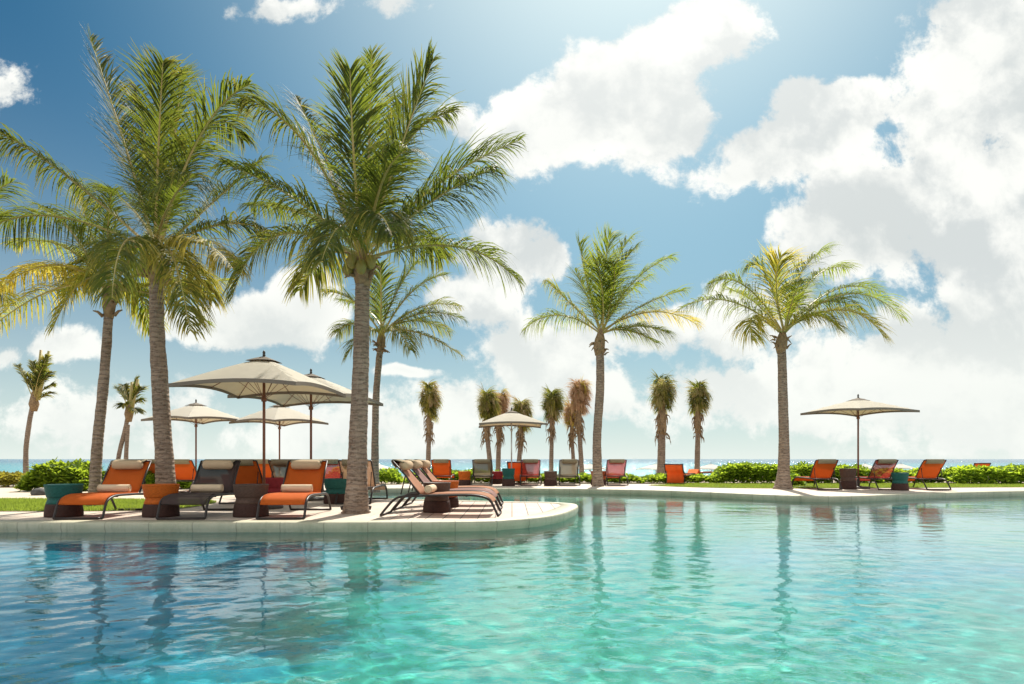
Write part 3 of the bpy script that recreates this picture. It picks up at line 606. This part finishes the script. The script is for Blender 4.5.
# young, tied up palms near the beach
def young(label, base_px, top_px, D, wtr, hw, seed, crown_h, group='young shaggy palms towards the beach', dry=.55, cut=False, mat='frond_dry', lean=0):
    b0 = at(base_px[0], base_px[1], D); b0.z = 0; tp = at(top_px[0], top_px[1], D)-b0     # tp = top of the crown
    root = thing('young_palm_tree', label, 'palm tree', b0, 0, group); rnd = random.Random(seed); s = D/F
    ch = crown_h*s; c0 = tp-Vector((0, 0, ch)); c0.x = tp.x-lean*s
    trunk(root, [Vector((0, 0, -.03)), Vector((c0.x*.35, 0, c0.z*.4)), Vector((c0.x*.8, 0, c0.z*.8)), c0], wtr*s/2, wtr*s/2*.9, seed, 1.25)
    mb = MB(); rr = wtr*s/2
    mb.tube([c0-Vector((0, 0, .45)), c0-Vector((0, 0, .15)), c0+Vector((0, 0, .3)), c0+Vector((0, 0, ch*.55))], [rr*.8, rr*1.2, rr*1.15, rr*.6], 9)
    for k in range(40):
        a = rnd.uniform(0, 6.28); h = rnd.uniform(-.5, .7); q = c0+Vector((math.cos(a)*rr*1.1, math.sin(a)*rr*1.1, h)); e = q+Vector((math.cos(a)*rnd.uniform(.03, .22), math.sin(a)*.15, rnd.uniform(-.55, -.1)))
        mb.tube([q, (q+e)/2+Vector((math.cos(a)*.04, 0, .05)), e], [.045, .025, .006], 4)
    mb.build('crown_heart', 'spathe', root)
    for k in range(20):
        a = k*2.4+rnd.uniform(-.3, .3); f = (k/19); rad = .85*hw*s*(.45+.35*math.sin(math.pi*min(1, f*1.2)))*rnd.uniform(.75, 1.1)
        p0 = c0+Vector((math.cos(a)*rr*.4, math.sin(a)*rr*.4, ch*(.40-.25*f))); zt_ = ch*(1.10-.55*f)
        p1 = c0+Vector((math.cos(a)*rad*.5, math.sin(a)*rad*.5, zt_*1.12)); p2 = c0+Vector((math.cos(a)*rad+.08, math.sin(a)*rad, zt_-ch*rnd.uniform(.15, .35)))
        frond(root, p0, p1, p2, seed*50+k, mat if rnd.random() < dry else 'frond', rnd.uniform(.42, .58), 34, 1.1, dry*.85, wind=(.25, 0, 0), wid=.012, start=.2, fold=.15)
    return root
yp = [('shaggy young palm left of the grey-brown row of sunbeds, broken frond at its side', (428, 478), (429, 384), 34, 5, 14, 45, 0),
      ('shaggy young palm directly left of the far white-pole parasol', (491, 478), (488, 391), 34, 5, 13, 42, 1),
      ('shaggy young palm directly behind the canopy of the far white-pole parasol', (498, 478), (501, 392), 36, 5, 12, 42, 2),
      ('lower shaggy young palm right behind the far white-pole parasol', (518, 478), (521, 402), 34, 5, 11, 36, 0),
      ('round headed young palm between the far parasol and the far pool edge palm', (551, 478), (554, 392), 33, 4.5, 12, 36, 2),
      ('low dark young palm just left of the twin shaggy palm', (574, 478), (572, 404), 35, 4, 8, 32, 0),
      ('reddish brown young palm touching the far pool edge palm on its left', (582, 478), (582, 380), 33, 5, 13, 46, 3),
      ('tallest yellowish shaggy palm right of the far red sunbed', (661, 478), (664, 377), 32, 8, 16, 50, 2),
      ('rightmost shaggy palm leaning right beside the upright orange beach lounger', (697, 478), (702, 383), 34, 5.5, 13, 44, 4)]
for i, (lb, b, t, D, wt, hw, ch, ln) in enumerate(yp): young(lb, b, t, D, wt, hw, 20+i, ch, dry=(.45, .35, .8, .4, .3, .8, .9, .3, .3)[i], mat='frond_dry' if i in (2, 5, 6) else 'frond_dry', lean=ln)
# pruned young palms on the left
def pruned(label, trunks, crown, fr, stubs, D, seed, wtr):
    b0 = at(trunks[0][0][0], 478, D); b0.z = 0; root = thing('young_palm_tree', label, 'palm tree', b0, 0, 'pruned young palms on the left'); s = D/F
    for t in trunks: trunk(root, [at(x, y, D)-b0 for x, y in t], wtr*s/2, wtr*.85*s/2, seed, 1.2)
    c = at(*crown, D)-b0
    for i, (cx, cy, tx, ty, dt) in enumerate(fr): frond(root, c, at(cx, cy, D+dt*.5)-b0, at(tx, ty, D+dt)-b0, seed*30+i, 'frond', .40, 36, .45, .25, wid=.024, start=.35, fold=.2)
    for x0, y0, x1, y1 in stubs:
        mb = MB(); mb.tube([at(x0, y0, D)-b0, at((x0+x1)/2, (y0+y1)/2, D)-b0, at(x1, y1, D)-b0], [.10, .08, .06], 7); mb.build('cut_frond_stalk', 'rachis', root)
    mb = MB(); mb.tube([c-Vector((0, 0, .45)), c-Vector((0, 0, .1)), c+Vector((0, 0, .5))], [wtr*s*.55, wtr*s*.95, wtr*s*.4], 9); mb.build('crown_heart', 'spathe', root)
pruned('young palm with clipped upright fronds over the sea at far left', [[(26, 480), (26, 450), (29, 425), (32, 408)]], (34, 402), [(24, 375, 18, 366, 0), (34, 385, 27, 376, -.4), (38, 375, 33, 362, .4), (42, 378, 52, 372, 0), (45, 385, 54, 384, .5), (40, 375, 47, 356, -.3), (36, 378, 44, 365, -.8), (46, 395, 52, 392, -.5)], [(36, 400, 41, 350), (38, 400, 49, 351), (34, 400, 36, 370)], 33, 41, 5)
pruned('young palm propped by a second slanting trunk behind the first orange lounger', [[(126, 480), (126, 460), (127, 440), (128, 424)], [(116, 480), (119, 455), (125, 430), (129, 410)]], (129, 412), [(124, 395, 118, 388, 0), (135, 395, 141, 388, 0), (134, 400, 142, 400, .4), (126, 400, 122, 406, -.4), (132, 405, 138, 412, -.5), (133, 390, 138, 378, .3), (128, 395, 124, 385, .6)], [(129, 420, 132, 382), (130, 418, 138, 379)], 31, 42, 4.5)

# ------------------------------------------------------------------ shrubs and hedges
def shrub(name, label, cat, X0, X1, Y, dep, htop, n, seed, mat='shrub', leaf=.085, group=None, hvar=.15, mats=None):
    rnd = random.Random(seed); root = thing(name, label, cat, ((X0+X1)/2, Y, 0), 0, group); Wd = X1-X0; mb = MB(); md = MB()
    def H(x, y): 
        e = min(1, (x-X0)/.35, (X1-x)/.35); e = max(.05, e)**.5
        return htop*(1-hvar+hvar*1.6*noise.noise(Vector((x*1.7, y*1.7, seed))))*e
    for i in range(int(n*.62)):
        x = rnd.uniform(X0, X1); y = rnd.uniform(-dep/2, dep/2); hh = H(x, y)*math.sqrt(max(.1, 1-(abs(y)/(dep/2))**3*.75))
        q = rnd.random()
        if q < .55: z = hh*rnd.uniform(.82, 1.05)
        else: z = hh*rnd.random()**.7; y = (-dep/2 if rnd.random() < .75 else dep/2)*rnd.uniform(.8, 1.05)*math.sqrt(max(.1, 1-(z/max(.1, hh))**3*.6))
        # clump: rosette of a few leaves
        z *= 1+.16*noise.noise(Vector((x*5, y*5, seed))); c = Vector((x-(X0+X1)/2, y, z)); k = rnd.randint(5, 7); a0 = rnd.uniform(0, 6.28); tilt = Vector((rnd.gauss(0, .3), rnd.gauss(-.2, .3), 1)).normalized()
        tgt = mb
        for j in range(k):
            a = a0+j*6.28/k+rnd.uniform(-.2, .2); t1 = tilt.orthogonal().normalized(); t2 = tilt.cross(t1); dr = (t1*math.cos(a)+t2*math.sin(a)+tilt*rnd.uniform(.3, .9)).normalized()
            sd = dr.cross(tilt).normalized(); l = leaf*1.45*rnd.uniform(.7, 1.3); wv = l*.25; e = c+dr*l; mid = c+dr*l*.6; nn = dr.cross(sd)*l*.08
            b = len(tgt.v); tgt.v += [tuple(c), tuple(mid+sd*wv+nn), tuple(e-Vector((0, 0, l*.08))), tuple(mid-sd*wv+nn)]; tgt.a += [0]*4; tgt.f.append((b, b+1, b+2)); tgt.f.append((b, b+2, b+3))
    mb.build('foliage', mat, root, smooth=False)
    ms = MB()
    for i in range(int(Wd*dep*9)+6):
        x = rnd.uniform(-Wd/2*.92, Wd/2*.92); y = rnd.uniform(-dep/2, dep/2)*.8; h = H(x+(X0+X1)/2, y)*.85; ms.tube([(x, y, -.02), (x+rnd.uniform(-.08, .08), y, h*.5), (x+rnd.uniform(-.15, .15), y+rnd.uniform(-.1, .1), h)], [.014, .01, .005], 4)
    ms.build('stems', 'twig', root)
    return root
def X_(px, D): return (px-512)/F*D
shrub('shrub', 'large rounded glossy green shrub behind the teal drum table on the left', 'shrub', X_(35, 19.5), X_(98, 19.5), 19.6, 1.5, .80, 1500, 1, leaf=.12)
shrub('shrub', 'bright green shrub showing between the first lounger and the left palm', 'shrub', X_(138, 21), X_(160, 21), 21, 1, .62, 420, 2, leaf=.11)
shrub('flower_bed', 'low yellow leaved croton bed at the left border by the sand path', 'plant bed', X_(-40, 21.5), X_(40, 21.5), 22.2, 1.2, .44, 1500, 3, 'shrub_yellow', .09)
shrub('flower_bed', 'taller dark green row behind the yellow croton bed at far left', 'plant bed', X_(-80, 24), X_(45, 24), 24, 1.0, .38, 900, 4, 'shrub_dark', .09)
for i, (a, b, D, h, n, lb) in enumerate([(172, 200, 21, .36, 380, 'low green shrub left of the charcoal lounger under the small back parasol'), (232, 262, 24.5, .66, 480, 'green shrub behind the charcoal lounger and the teak pole'), (328, 352, 24.5, .62, 380, 'green shrub just left of the big deck palm trunk'),
                                 (374, 402, 24.8, .5, 420, 'green shrub right of the big deck palm behind the side-on loungers')]):
    shrub('shrub', lb, 'shrub', X_(a, D), X_(b, D), D, 1.0, h, n, 30+i, leaf=.11, group='shrubs behind the left loungers')
shrub('hedge', 'low leafy hedge behind the far sunbeds left of the far parasol', 'hedge', X_(408, 26), X_(505, 26), 26, 1.1, .46, 2000, 5, leaf=.10)
shrub('hedge', 'low leafy hedge behind the far sunbeds right of the far parasol', 'hedge', X_(506, 26), X_(640, 26), 26, 1.1, .28, 2200, 6, leaf=.10)
shrub('hedge', 'lowest patchy planting in front of the upright orange beach lounger', 'hedge', X_(641, 25.5), X_(716, 25.5), 25.8, 1.0, .26, 1100, 7, 'shrub', .10)
shrub('hedge', 'bushy bright green hedge left of the right hand coconut palm', 'hedge', X_(714, 25.6), X_(781, 25.6), 25.6, 1.3, .70, 2100, 8, leaf=.115)
shrub('hedge', 'bright green hedge behind the right hand sunbeds and parasol', 'hedge', X_(781, 25.6), X_(872, 25.6), 25.6, 1.3, .66, 2500, 9, leaf=.115)
shrub('hedge', 'lower part of the green hedge behind the rightmost sunbed', 'hedge', X_(872, 25.8), X_(955, 25.8), 25.9, 1.3, .46, 2000, 10, leaf=.115)
shrub('hedge', 'taller hedge running out at the right border below the orange beach lounger', 'hedge', X_(948, 24.9), X_(1085, 24.9), 25.0, 1.3, .60, 3000, 11, leaf=.115)
shrub('shrub', 'small pale shrub at the foot of the right hand coconut palm', 'shrub', X_(788, 23), X_(800, 23), 23, .6, .5, 160, 12, leaf=.1)

# ------------------------------------------------------------------ loungers
side = [(0, .016), (.05, .12), (.10, .22), (.19, .295), (.42, .335), (.9, .330), (1.25, .322), (1.5, .31), (1.63, .265), (1.76, .13), (1.85, .016)]
sidec = [(p.y, p.z) for p in cr([(0, y, z) for y, z in side], 5)]
BT = (1.66, .865); BH = (1.22, .345)
def lounger(colour, label, group):
    t = thing('sun_lounger', label, 'sun lounger', (0, 0, 0), 0, group); fm = 'frame'
    for sx in (-.345, .345):
        mb = MB(); mb.tube([(sx, y, z) for y, z in sidec], .019, 8); mb.build('side_rail', fm, t)
    for y in (0, 1.85):
        mb = MB(); mb.tube([(-.345, y, .018), (.345, y, .018)], .018, 7); mb.build('ground_bar', fm, t)
    for cy, cz in ((.5, .315), (1.24, .315), (1.52, .295)):
        mb = MB(); mb.tube([(-.33, cy, cz), (.33, cy, cz)], .011, 6); mb.build('cross_bar', fm, t)
    pr = [(y, z+.018) for y, z in sidec if y > .085 and y < 1.24]
    mb = MB(); mb.ribbon(pr, -.325, .325, .022, 8, .006); mb.build('seat_sling', 'sling_'+colour, t)
    mb = MB(); 
    for sx in (-.325, .325): mb.tube([(sx, BH[0]+.01, BH[1]-.02), (sx, 1.45, .635), (sx, BT[0], BT[1])], .015, 7)
    mb.tube([(-.325, BT[0], BT[1]), (.325, BT[0], BT[1])], .014, 7); mb.build('back_frame', fm, t)
    for sx in (-.29, .29):
        mb = MB(); mb.tube([(sx, 1.47, .635), (sx, 1.54, .34)], .010, 6); mb.build('back_strut', fm, t)
    k = 10; bp = [(BH[0]+(BT[0]-BH[0])*a/k, BH[1]+.01+(BT[1]-BH[1]-.012)*a/k) for a in range(k+1)]
    mb = MB(); mb.ribbon(bp, -.315, .315, .010, 8, .02); mb.build('back_sling', 'sling_'+colour, t)
    # headrest roll strapped over the top bar
    c = Vector((0, 1.515, .80)); mb = MB(); r = .076; L = .25
    P = [(-L, 0), (-L+.02, .8), (-L+.05, 1), (0, 1.03), (L-.05, 1), (L-.02, .8), (L, 0)]
    mb.tube([(x, c.y, c.z) for x, q in P], [max(.02, r*q) for x, q in P], 16); pl = mb.build('headrest_roll', 'pillow', t)
    mb = MB(); mb.ribbon([(1.50, .845), (1.57, .868), (1.63, .885), (1.675, .89), (1.70, .875), (1.685, .83), (1.635, .765)], -.26, .26, .012, 4, 0); mb.build('headrest_flap', 'flap', t)
    return t
def towel(label, loc, rz, group='rolled towels lying on the loungers'):
    mb = MB(); r = .064; L = .24; prof = [(-L, r*.93), (-L+.012, r), (L-.012, r), (L, r*.93)]
    mb.tube([(x, 0, 0) for x, q in prof], [q for x, q in prof], 20)
    for sx in (-1, 1):  # spiral edge on both ends
        sp = []
        for i in range(40):
            a = i*.42; rr = .008+.0036*i*.42*1.05; sp.append((sx*(L+.001), rr*math.cos(a), rr*math.sin(a)))
        mb.tube(sp, .0035, 4)
    o = mb.build('rolled_towel', 'towel'); o.location = loc; o.rotation_euler = (0, 0, rz); return tag(o, label, 'towel', group)
protos = {}
def put_lounger(colour, label, pos, rz, group):
    if colour not in protos: o = lounger(colour, label, group); protos[colour] = o; o.location = pos; o.rotation_euler = (0, 0, rz); o['group'] = group
    else: o = dup(protos[colour], label, pos, rz, group)
    return o
GA = 'sun loungers on the front deck'; GB = 'sun loungers in the second row'; GS = 'three parallel loungers on the deck tip'; GC = 'sun loungers along the far pool edge'; GD = 'sun loungers by the right hand parasol'
# front row, feet to the pool
for i, (x, c, lb) in enumerate([(-6.43, 'orange', 'orange sling lounger nearest the left border, beside the teal drum table'), (-4.905, 'charcoal', 'charcoal sling lounger in front row between the orange and the brown drum table'), (-3.43, 'orange', 'bright orange sling lounger in front row right of the brown drum table')]):
    put_lounger(c, lb, (x, 10.12, 0), R((4.5, 4, 3)[i]), GA)
    towel(['beige towel rolled on the seat of the leftmost orange lounger', 'beige towel rolled on the seat of the charcoal lounger', 'beige towel rolled on the seat of the front orange lounger under the parasols'][i], (x-.10, 11.22, .418), R(4))
# side-on trio
for i, (Y, c, lb) in enumerate([(10.98, 'apricot', 'nearest of three side-on loungers on the deck tip, with a rolled towel in front'), (12.18, 'mauve', 'middle one of the three side-on loungers on the deck tip'), (13.38, 'apricot', 'farthest of the three side-on loungers on the deck tip')]):
    rz = R(87); put_lounger(c, lb, (-.20, Y, 0), rz, GS)
rz = R(87); yy = 1.12; towel('beige towel rolled at the hip of the nearest side-on lounger', (-.20-math.sin(rz)*yy, 10.98+math.cos(rz)*yy, .418), rz)
# rows facing the sea, heads towards the camera
def away(colour, label, pxl, D, group):     # pxl = left ground corner of the head end
    X = X_(pxl, D)+.35; return put_lounger(colour, label, (X, D+1.85, 0), math.pi, group)
away('tan', 'tan sling lounger half hidden behind the big deck palm trunk', 335, 13.5, GB)
away('khaki', 'khaki sling lounger behind the front orange lounger, right of the teak pole', 264, 14.6, GB)
away('orange', 'orange sling lounger half hidden behind the charcoal lounger', 219, 13.6, GB)
away('orange', 'orange lounger in the back row seen left of the teak parasol pole', 245, 19.4, GB)
away('orange', 'orange lounger seen just right of the left palm trunk', 163, 18.2, GB)
away('red', 'red lounger in the back row seen right of the front orange lounger', 314, 18.6, GB)
away('orange', 'orange lounger glimpsed just left of the left palm trunk', 137, 20.5, GB)
for px, c, lb in [(430, 'orange', 'orange lounger at the far edge, leftmost of its row'), (471.5, 'khaki', 'khaki lounger at the far edge between the orange and the teal drum tables'), (520.5, 'red', 'red lounger at the far edge just right of the teal drum table'), (559.5, 'khaki', 'khaki lounger at the far edge right of the small brown drum table'), (607.5, 'red', 'red lounger at the far edge right of the coconut palm')]:
    away(c, lb, px, 23.1, GC)
for px, c, lb in [(818, 'orange', 'orange lounger right beside the flared palm foot'), (878.5, 'red', 'red lounger between the right hand parasol and the teal drum table'), (927, 'orange', 'orange lounger right of the teal drum table at the right')]:
    away(c, lb, px, 19.75, GD)

# ------------------------------------------------------------------ drum side tables
def drum(colour, label, group):
    t = thing('drum_table', label, 'side table', (0, 0, 0), 0, group)
    mb = MB(); mb.lathe([(.245, .30), (.255, .315), (.27, .40), (.287, .485), (.29, .495), (.285, .503), (.27, .503), (.262, .494)], 40); mb.build('upper_drum', 'drum_'+colour, t)
    mb = MB(); mb.lathe([(.262, .20), (.25, .235), (.236, .27), (.236, .285), (.243, .299)], 40); mb.build('waist', 'drum_'+colour, t)
    mb = MB(); mb.lathe([(.285, .0), (.287, .03), (.283, .10), (.272, .16), (.262, .199)], 40); mb.build('base_drum', 'wicker_dark', t)
    return t
dp = {}
def put_drum(colour, label, pos, group, s=1.0, rz=0):
    if colour not in dp: o = drum(colour, label, group); dp[colour] = o; o.location = pos
    else: o = dup(dp[colour], label, pos, rz, group)
    o.scale = (s, s, s) if not hasattr(s, '__len__') else (s[0], s[0], s[1])
    return o
GT = 'woven drum side tables'
put_drum('teal', 'teal drum table left of the leftmost lounger', (X_(64, 10.75), 10.75, 0), GT, (.93, 1))
put_drum('orange', 'orange drum table at the foot of the left palm', (X_(161, 10.75), 10.75, 0), GT, (.93, 1))
put_drum('brown', 'brown drum table between charcoal and orange front loungers', (X_(251, 10.75), 10.75, 0), GT, (.93, 1))
put_drum('teal', 'teal drum table behind the big deck palm, beside the front orange lounger', (X_(338, 13.9), 13.9, 0), GT)
put_drum('crimson', 'nearer crimson drum table behind the brown one, right of the teak pole', (X_(271, 14.4)+.05, 14.4, 0), GT)
put_drum('crimson', 'farther crimson drum table left of the teak pole', (X_(257, 19.3)+.02, 17.6, 0), GT)
put_drum('brown', 'brown drum table between the nearest and middle side-on loungers', (X_(437, 11.6), 11.58, 0), GT, (.82, 1.0))
put_drum('orange', 'orange drum table between the middle and farthest side-on loungers', (X_(446, 12.8), 12.78, 0), GT, (.85, .98))
put_drum('orange', 'orange drum table at the far edge right of the leftmost far lounger', (X_(464.5, 23.4), 23.4, 0), GT, (.78, .95))
put_drum('teal', 'teal drum table in front of the white pole at the far edge', (X_(508.5, 22.9), 22.9, 0), GT, (.76, 1.16))
put_drum('brown', 'small brown drum table at the far edge between red and khaki loungers', (X_(550.5, 23.1), 23.1, 0), GT, (.78, .97))
put_drum('rust', 'rust orange drum table behind the trunk of the far pool edge palm', (X_(598.5, 23.9), 23.9, 0), GT, .95)
put_drum('crimson', 'crimson drum table half hidden right of the khaki far lounger', (X_(497, 25.2), 24.9, 0), GT, .9)
put_drum('brown', 'tall brown drum table beside the right hand parasol pole', (X_(848, 20.5), 20.5, 0), GT, (.84, 1.22))
put_drum('teal', 'teal drum table between the red and the last orange lounger on the right', (X_(900, 19.7), 19.7, 0), GT, (.8, 1.0))

# ------------------------------------------------------------------ parasols
def parasol(label, X, Y, rot, side_=2.5, zr=2.2, za=2.75, pole='teak', group='square cream parasols', canvas='canopy'):
    t = thing('parasol', label, 'parasol', (X, Y, 0), rot, group)
    mb = MB(); mb.lathe([(.33, 0), (.34, .02), (.33, .05), (.12, .07), (.05, .09), (.045, .30), (.03, .31)], 32); mb.build('base', 'dark', t)
    mb = MB(); mb.tube([(0, 0, .08), (0, 0, za-.03)], .026, 12); mb.build('pole', pole, t)
    h = side_/2; n_ = 10
    def surf(i, j, m_=n_, z0=za, drop=za-zr, hh=h):    # square cone with sagging panels, corners lowest
        a = i/m_*2-1; b = j/m_*2-1; s = max(abs(a), abs(b)); 
        if s == 0: return Vector((0, 0, z0))
        q = min(abs(a), abs(b))/s    # 0 mid edge, 1 corner
        inset = 1-.07*(1-q*q)*s       # edges curve in between the corners
        z = z0-drop*(s**1.12)*(.86+.14*q*q) 
        return Vector((a*hh*inset, b*hh*inset, z))
    mb = MB(); 
    for sgn in (0, -.012):
        for i in range(n_+1):
            for j in range(n_+1): p = surf(i, j); mb.v.append((p.x, p.y, p.z+sgn)); mb.a.append(0)
    w_ = n_+1; o2 = w_*w_
    for i in range(n_):
        for j in range(n_):
            q = (i*w_+j, (i+1)*w_+j, (i+1)*w_+j+1, i*w_+j+1); mb.f.append(q); mb.f.append(tuple(o2+k for k in reversed(q)))
    mb.build('canopy', canvas, t, smooth=False)
    # valance strip hanging round the edge
    ring = [(i, 0) for i in range(n_)]+[(n_, j) for j in range(n_)]+[(i, n_) for i in range(n_, 0, -1)]+[(0, j) for j in range(n_, 0, -1)]
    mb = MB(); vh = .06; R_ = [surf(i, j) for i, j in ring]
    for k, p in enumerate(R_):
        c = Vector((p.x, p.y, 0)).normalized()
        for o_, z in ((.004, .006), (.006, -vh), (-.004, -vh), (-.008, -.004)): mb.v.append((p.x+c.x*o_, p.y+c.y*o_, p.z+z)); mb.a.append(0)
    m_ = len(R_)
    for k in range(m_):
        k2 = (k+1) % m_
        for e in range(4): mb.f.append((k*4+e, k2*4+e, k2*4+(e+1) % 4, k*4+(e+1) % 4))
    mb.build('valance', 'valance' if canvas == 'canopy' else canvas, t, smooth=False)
    # vent cap and finial
    mb = MB(); hh = .24; zt = za+.045
    for sgn in (0, -.008):
        for i in range(5):
            for j in range(5): p = surf(i, j, 4, zt+sgn, .105, hh); mb.v.append(tuple(p)); mb.a.append(0)
    for i in range(4):
        for j in range(4): q = (i*5+j, (i+1)*5+j, (i+1)*5+j+1, i*5+j+1); mb.f.append(q); mb.f.append(tuple(25+k for k in reversed(q)))
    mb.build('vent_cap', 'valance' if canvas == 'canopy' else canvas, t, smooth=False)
    mb = MB(); mb.lathe([(.02, 0), (.03, .02), (.018, .04), (.028, .06), (.02, .09), (.004, .11)], 12, (0, 0, zt-.005)); mb.build('finial', 'dark', t)
    for k in range(8):
        a = k*math.pi/4; q = 1 if k % 2 else 0; e = Vector((math.cos(a), math.sin(a), 0))*(h*(math.sqrt(2) if q else .93)*.985); e.z = (zr if q else za-(za-zr)*.86)-.03
        mb = MB(); mb.tube([(0, 0, za-.06), tuple(Vector((e.x*.5, e.y*.5, za-.035-(za-zr)*(.5**1.12)*(1 if q else .86)))), tuple(e)], .008, 5); rb = mb.build('rib', pole, t)
        m2 = MB(); m2.tube([(0, 0, zr-.18), tuple(Vector((e.x*.45, e.y*.45, za-.055-(za-zr)*(.45**1.12)*(1 if q else .86))))], .005, 5); m2.build('strut', pole, rb)
    mb = MB(); mb.lathe([(.045, 0), (.05, .03), (.045, .07)], 12, (0, 0, zr-.22)); mb.build('hub', pole, t)
    return t
parasol('largest cream parasol with teak pole over the front loungers', X_(264, 12.5), 12.5, R(-7), 2.25, 2.17, 2.74)
parasol('second cream parasol partly behind the largest one and the deck palm', X_(311, 15), 15.0, R(-7), 2.48, 2.2, 2.74)
parasol('small looking back parasol just right of the left palm trunk', X_(196, 22), 22, R(62), 2.25, 2.15, 2.68)
parasol('small looking back parasol below the largest canopy, centre left', X_(279.5, 22.5), 22.5, R(58), 2.2, 2.1, 2.68)
parasol('round topped cream parasol on a white pole at the far pool edge', X_(511.5, 23.9), 24.1, R(3), 2.3, 2.1, 2.58, 'silver')
parasol('cream parasol standing alone at the right between two sunbeds', X_(856.5, 21), 20.9, R(20), 2.3, 2.34, 2.74)
# beach parasols, low on the sand
for i, (px, D, lb) in enumerate([(590, 58, 'pale beach parasol behind the far pool edge palm'), (656, 56, 'pale beach parasol behind the tallest yellowish shaggy palm'), (711, 56, 'pale beach parasol left of the bushy hedge'), (865, 60, 'pale beach parasol behind the right hand parasol pole'), (901, 64, 'pale beach parasol beside the red right hand lounger'), (378, 54, 'pale beach parasol seen right of the deck palm trunks')]):
    zt = -.45; zg = -1.95
    o = parasol(lb, X_(px, D), D, R(20+13*i), 2.3, 2.05, 2.45, 'teak', 'pale parasols down on the beach', 'white_canopy'); o.location.z = .9-(4.5*D/F)-2.5+.0
# orange canvas loungers on the beach side
def beach_bed(label, px, ytop, D, rz, hgt):
    zt = EYE+(HZ-ytop)/F*D; t = thing('beach_lounger', label, 'beach lounger', (X_(px, D), D, max(0, zt-hgt) if zt > hgt else 0), rz, 'orange canvas loungers on the beach side'); h = zt-t.location.z
    mb = MB(); mb.ribbon([(.30, .03), (.28, .28), (.36, .45), (.5, h*.7), (.62, h)], -.3, .3, .02, 9, .01); mb.build('back_canvas', 'beach_orange', t)
    mb = MB(); mb.ribbon([(-1.15, .33), (-.6, .33), (0, .30)], -.3, .3, .02, 6, .01); mb.build('seat_canvas', 'beach_orange', t)
    for sx in (-.32, .32):
        mb = MB(); mb.tube([(sx, -1.2, .32), (sx, 0, .29), (sx, .35, .29)], .02, 6); mb.tube([(sx, .02, .3), (sx, .5, h*.7), (sx, .63, h+.01)], .018, 6); mb.tube([(sx, -1.1, 0), (sx, -1.1, .32)], .018, 6); mb.tube([(sx, .25, 0), (sx, .25, .3)], .018, 6); mb.tube([(sx, .5, h*.66), (sx, .3, .3)], .012, 5); mb.build('side_frame', 'frame', t)
    mb = MB(); mb.tube([(-.34, .63, h+.012), (.34, .63, h+.012)], .02, 6); mb.build('top_bar', 'frame', t)
    for x in (-.1, .1):
        mb = MB(); mb.ribbon([(.278, .04), (.258, .28), (.34, .46), (.48, h*.7+.01), (.60, h+.01)], x-.009, x+.009, .02, 1, 0); mb.build('seam', 'drum_crimson', t)
beach_bed('upright orange canvas lounger in the planting right of the tallest shaggy palm', 677, 464.5, 25.0, R(155), .7)
beach_bed('orange canvas lounger behind the red far lounger and teal drum table', 519, 462.5, 25.0, R(170), .7)
beach_bed('orange canvas lounger showing above the hedge at the right border', 972, 463.5, 28.0, R(180), .7)
beach_bed('orange canvas lounger foot low behind the planting left of the bushy hedge', 700, 473.5, 30, R(120), .5)

# ------------------------------------------------------------------ small things
mb = MB(); mb.lathe([(.20, 0), (.21, .05), (.18, .12), (.11, .165), (.02, .18)], 18)
for i, v in enumerate(mb.v): mb.v[i] = tuple(Vector(v)*(1+.12*noise.noise(Vector(v)*6)))
o = mb.build('garden_boulder', 'stone_dark'); o.location = (X_(41, 17), 17, 0); tag(o, 'dark rounded stone on the sand path left of the teal drum table', 'stone')
def spot(label, X, Y, rz):
    t = thing('garden_spotlight', label, 'spotlight', (X, Y, 0), rz, 'small uplights at the foot of the deck palm')
    mb = MB(); mb.lathe([(.05, 0), (.05, .012), (.012, .016), (.012, .06)], 14); mb.build('mount', 'dark', t)
    mb = MB(); mb.tube([(-.05, 0, .07), (.05, 0, .10)], [.035, .042], 14); mb.build('lamp_head', 'dark', t)
spot('small dark uplight on the left side of the deck palm foot', X_(344, 11.5), 11.5, 0); spot('small dark uplight on the right side of the deck palm foot', X_(368, 11.55), 11.55, math.pi)
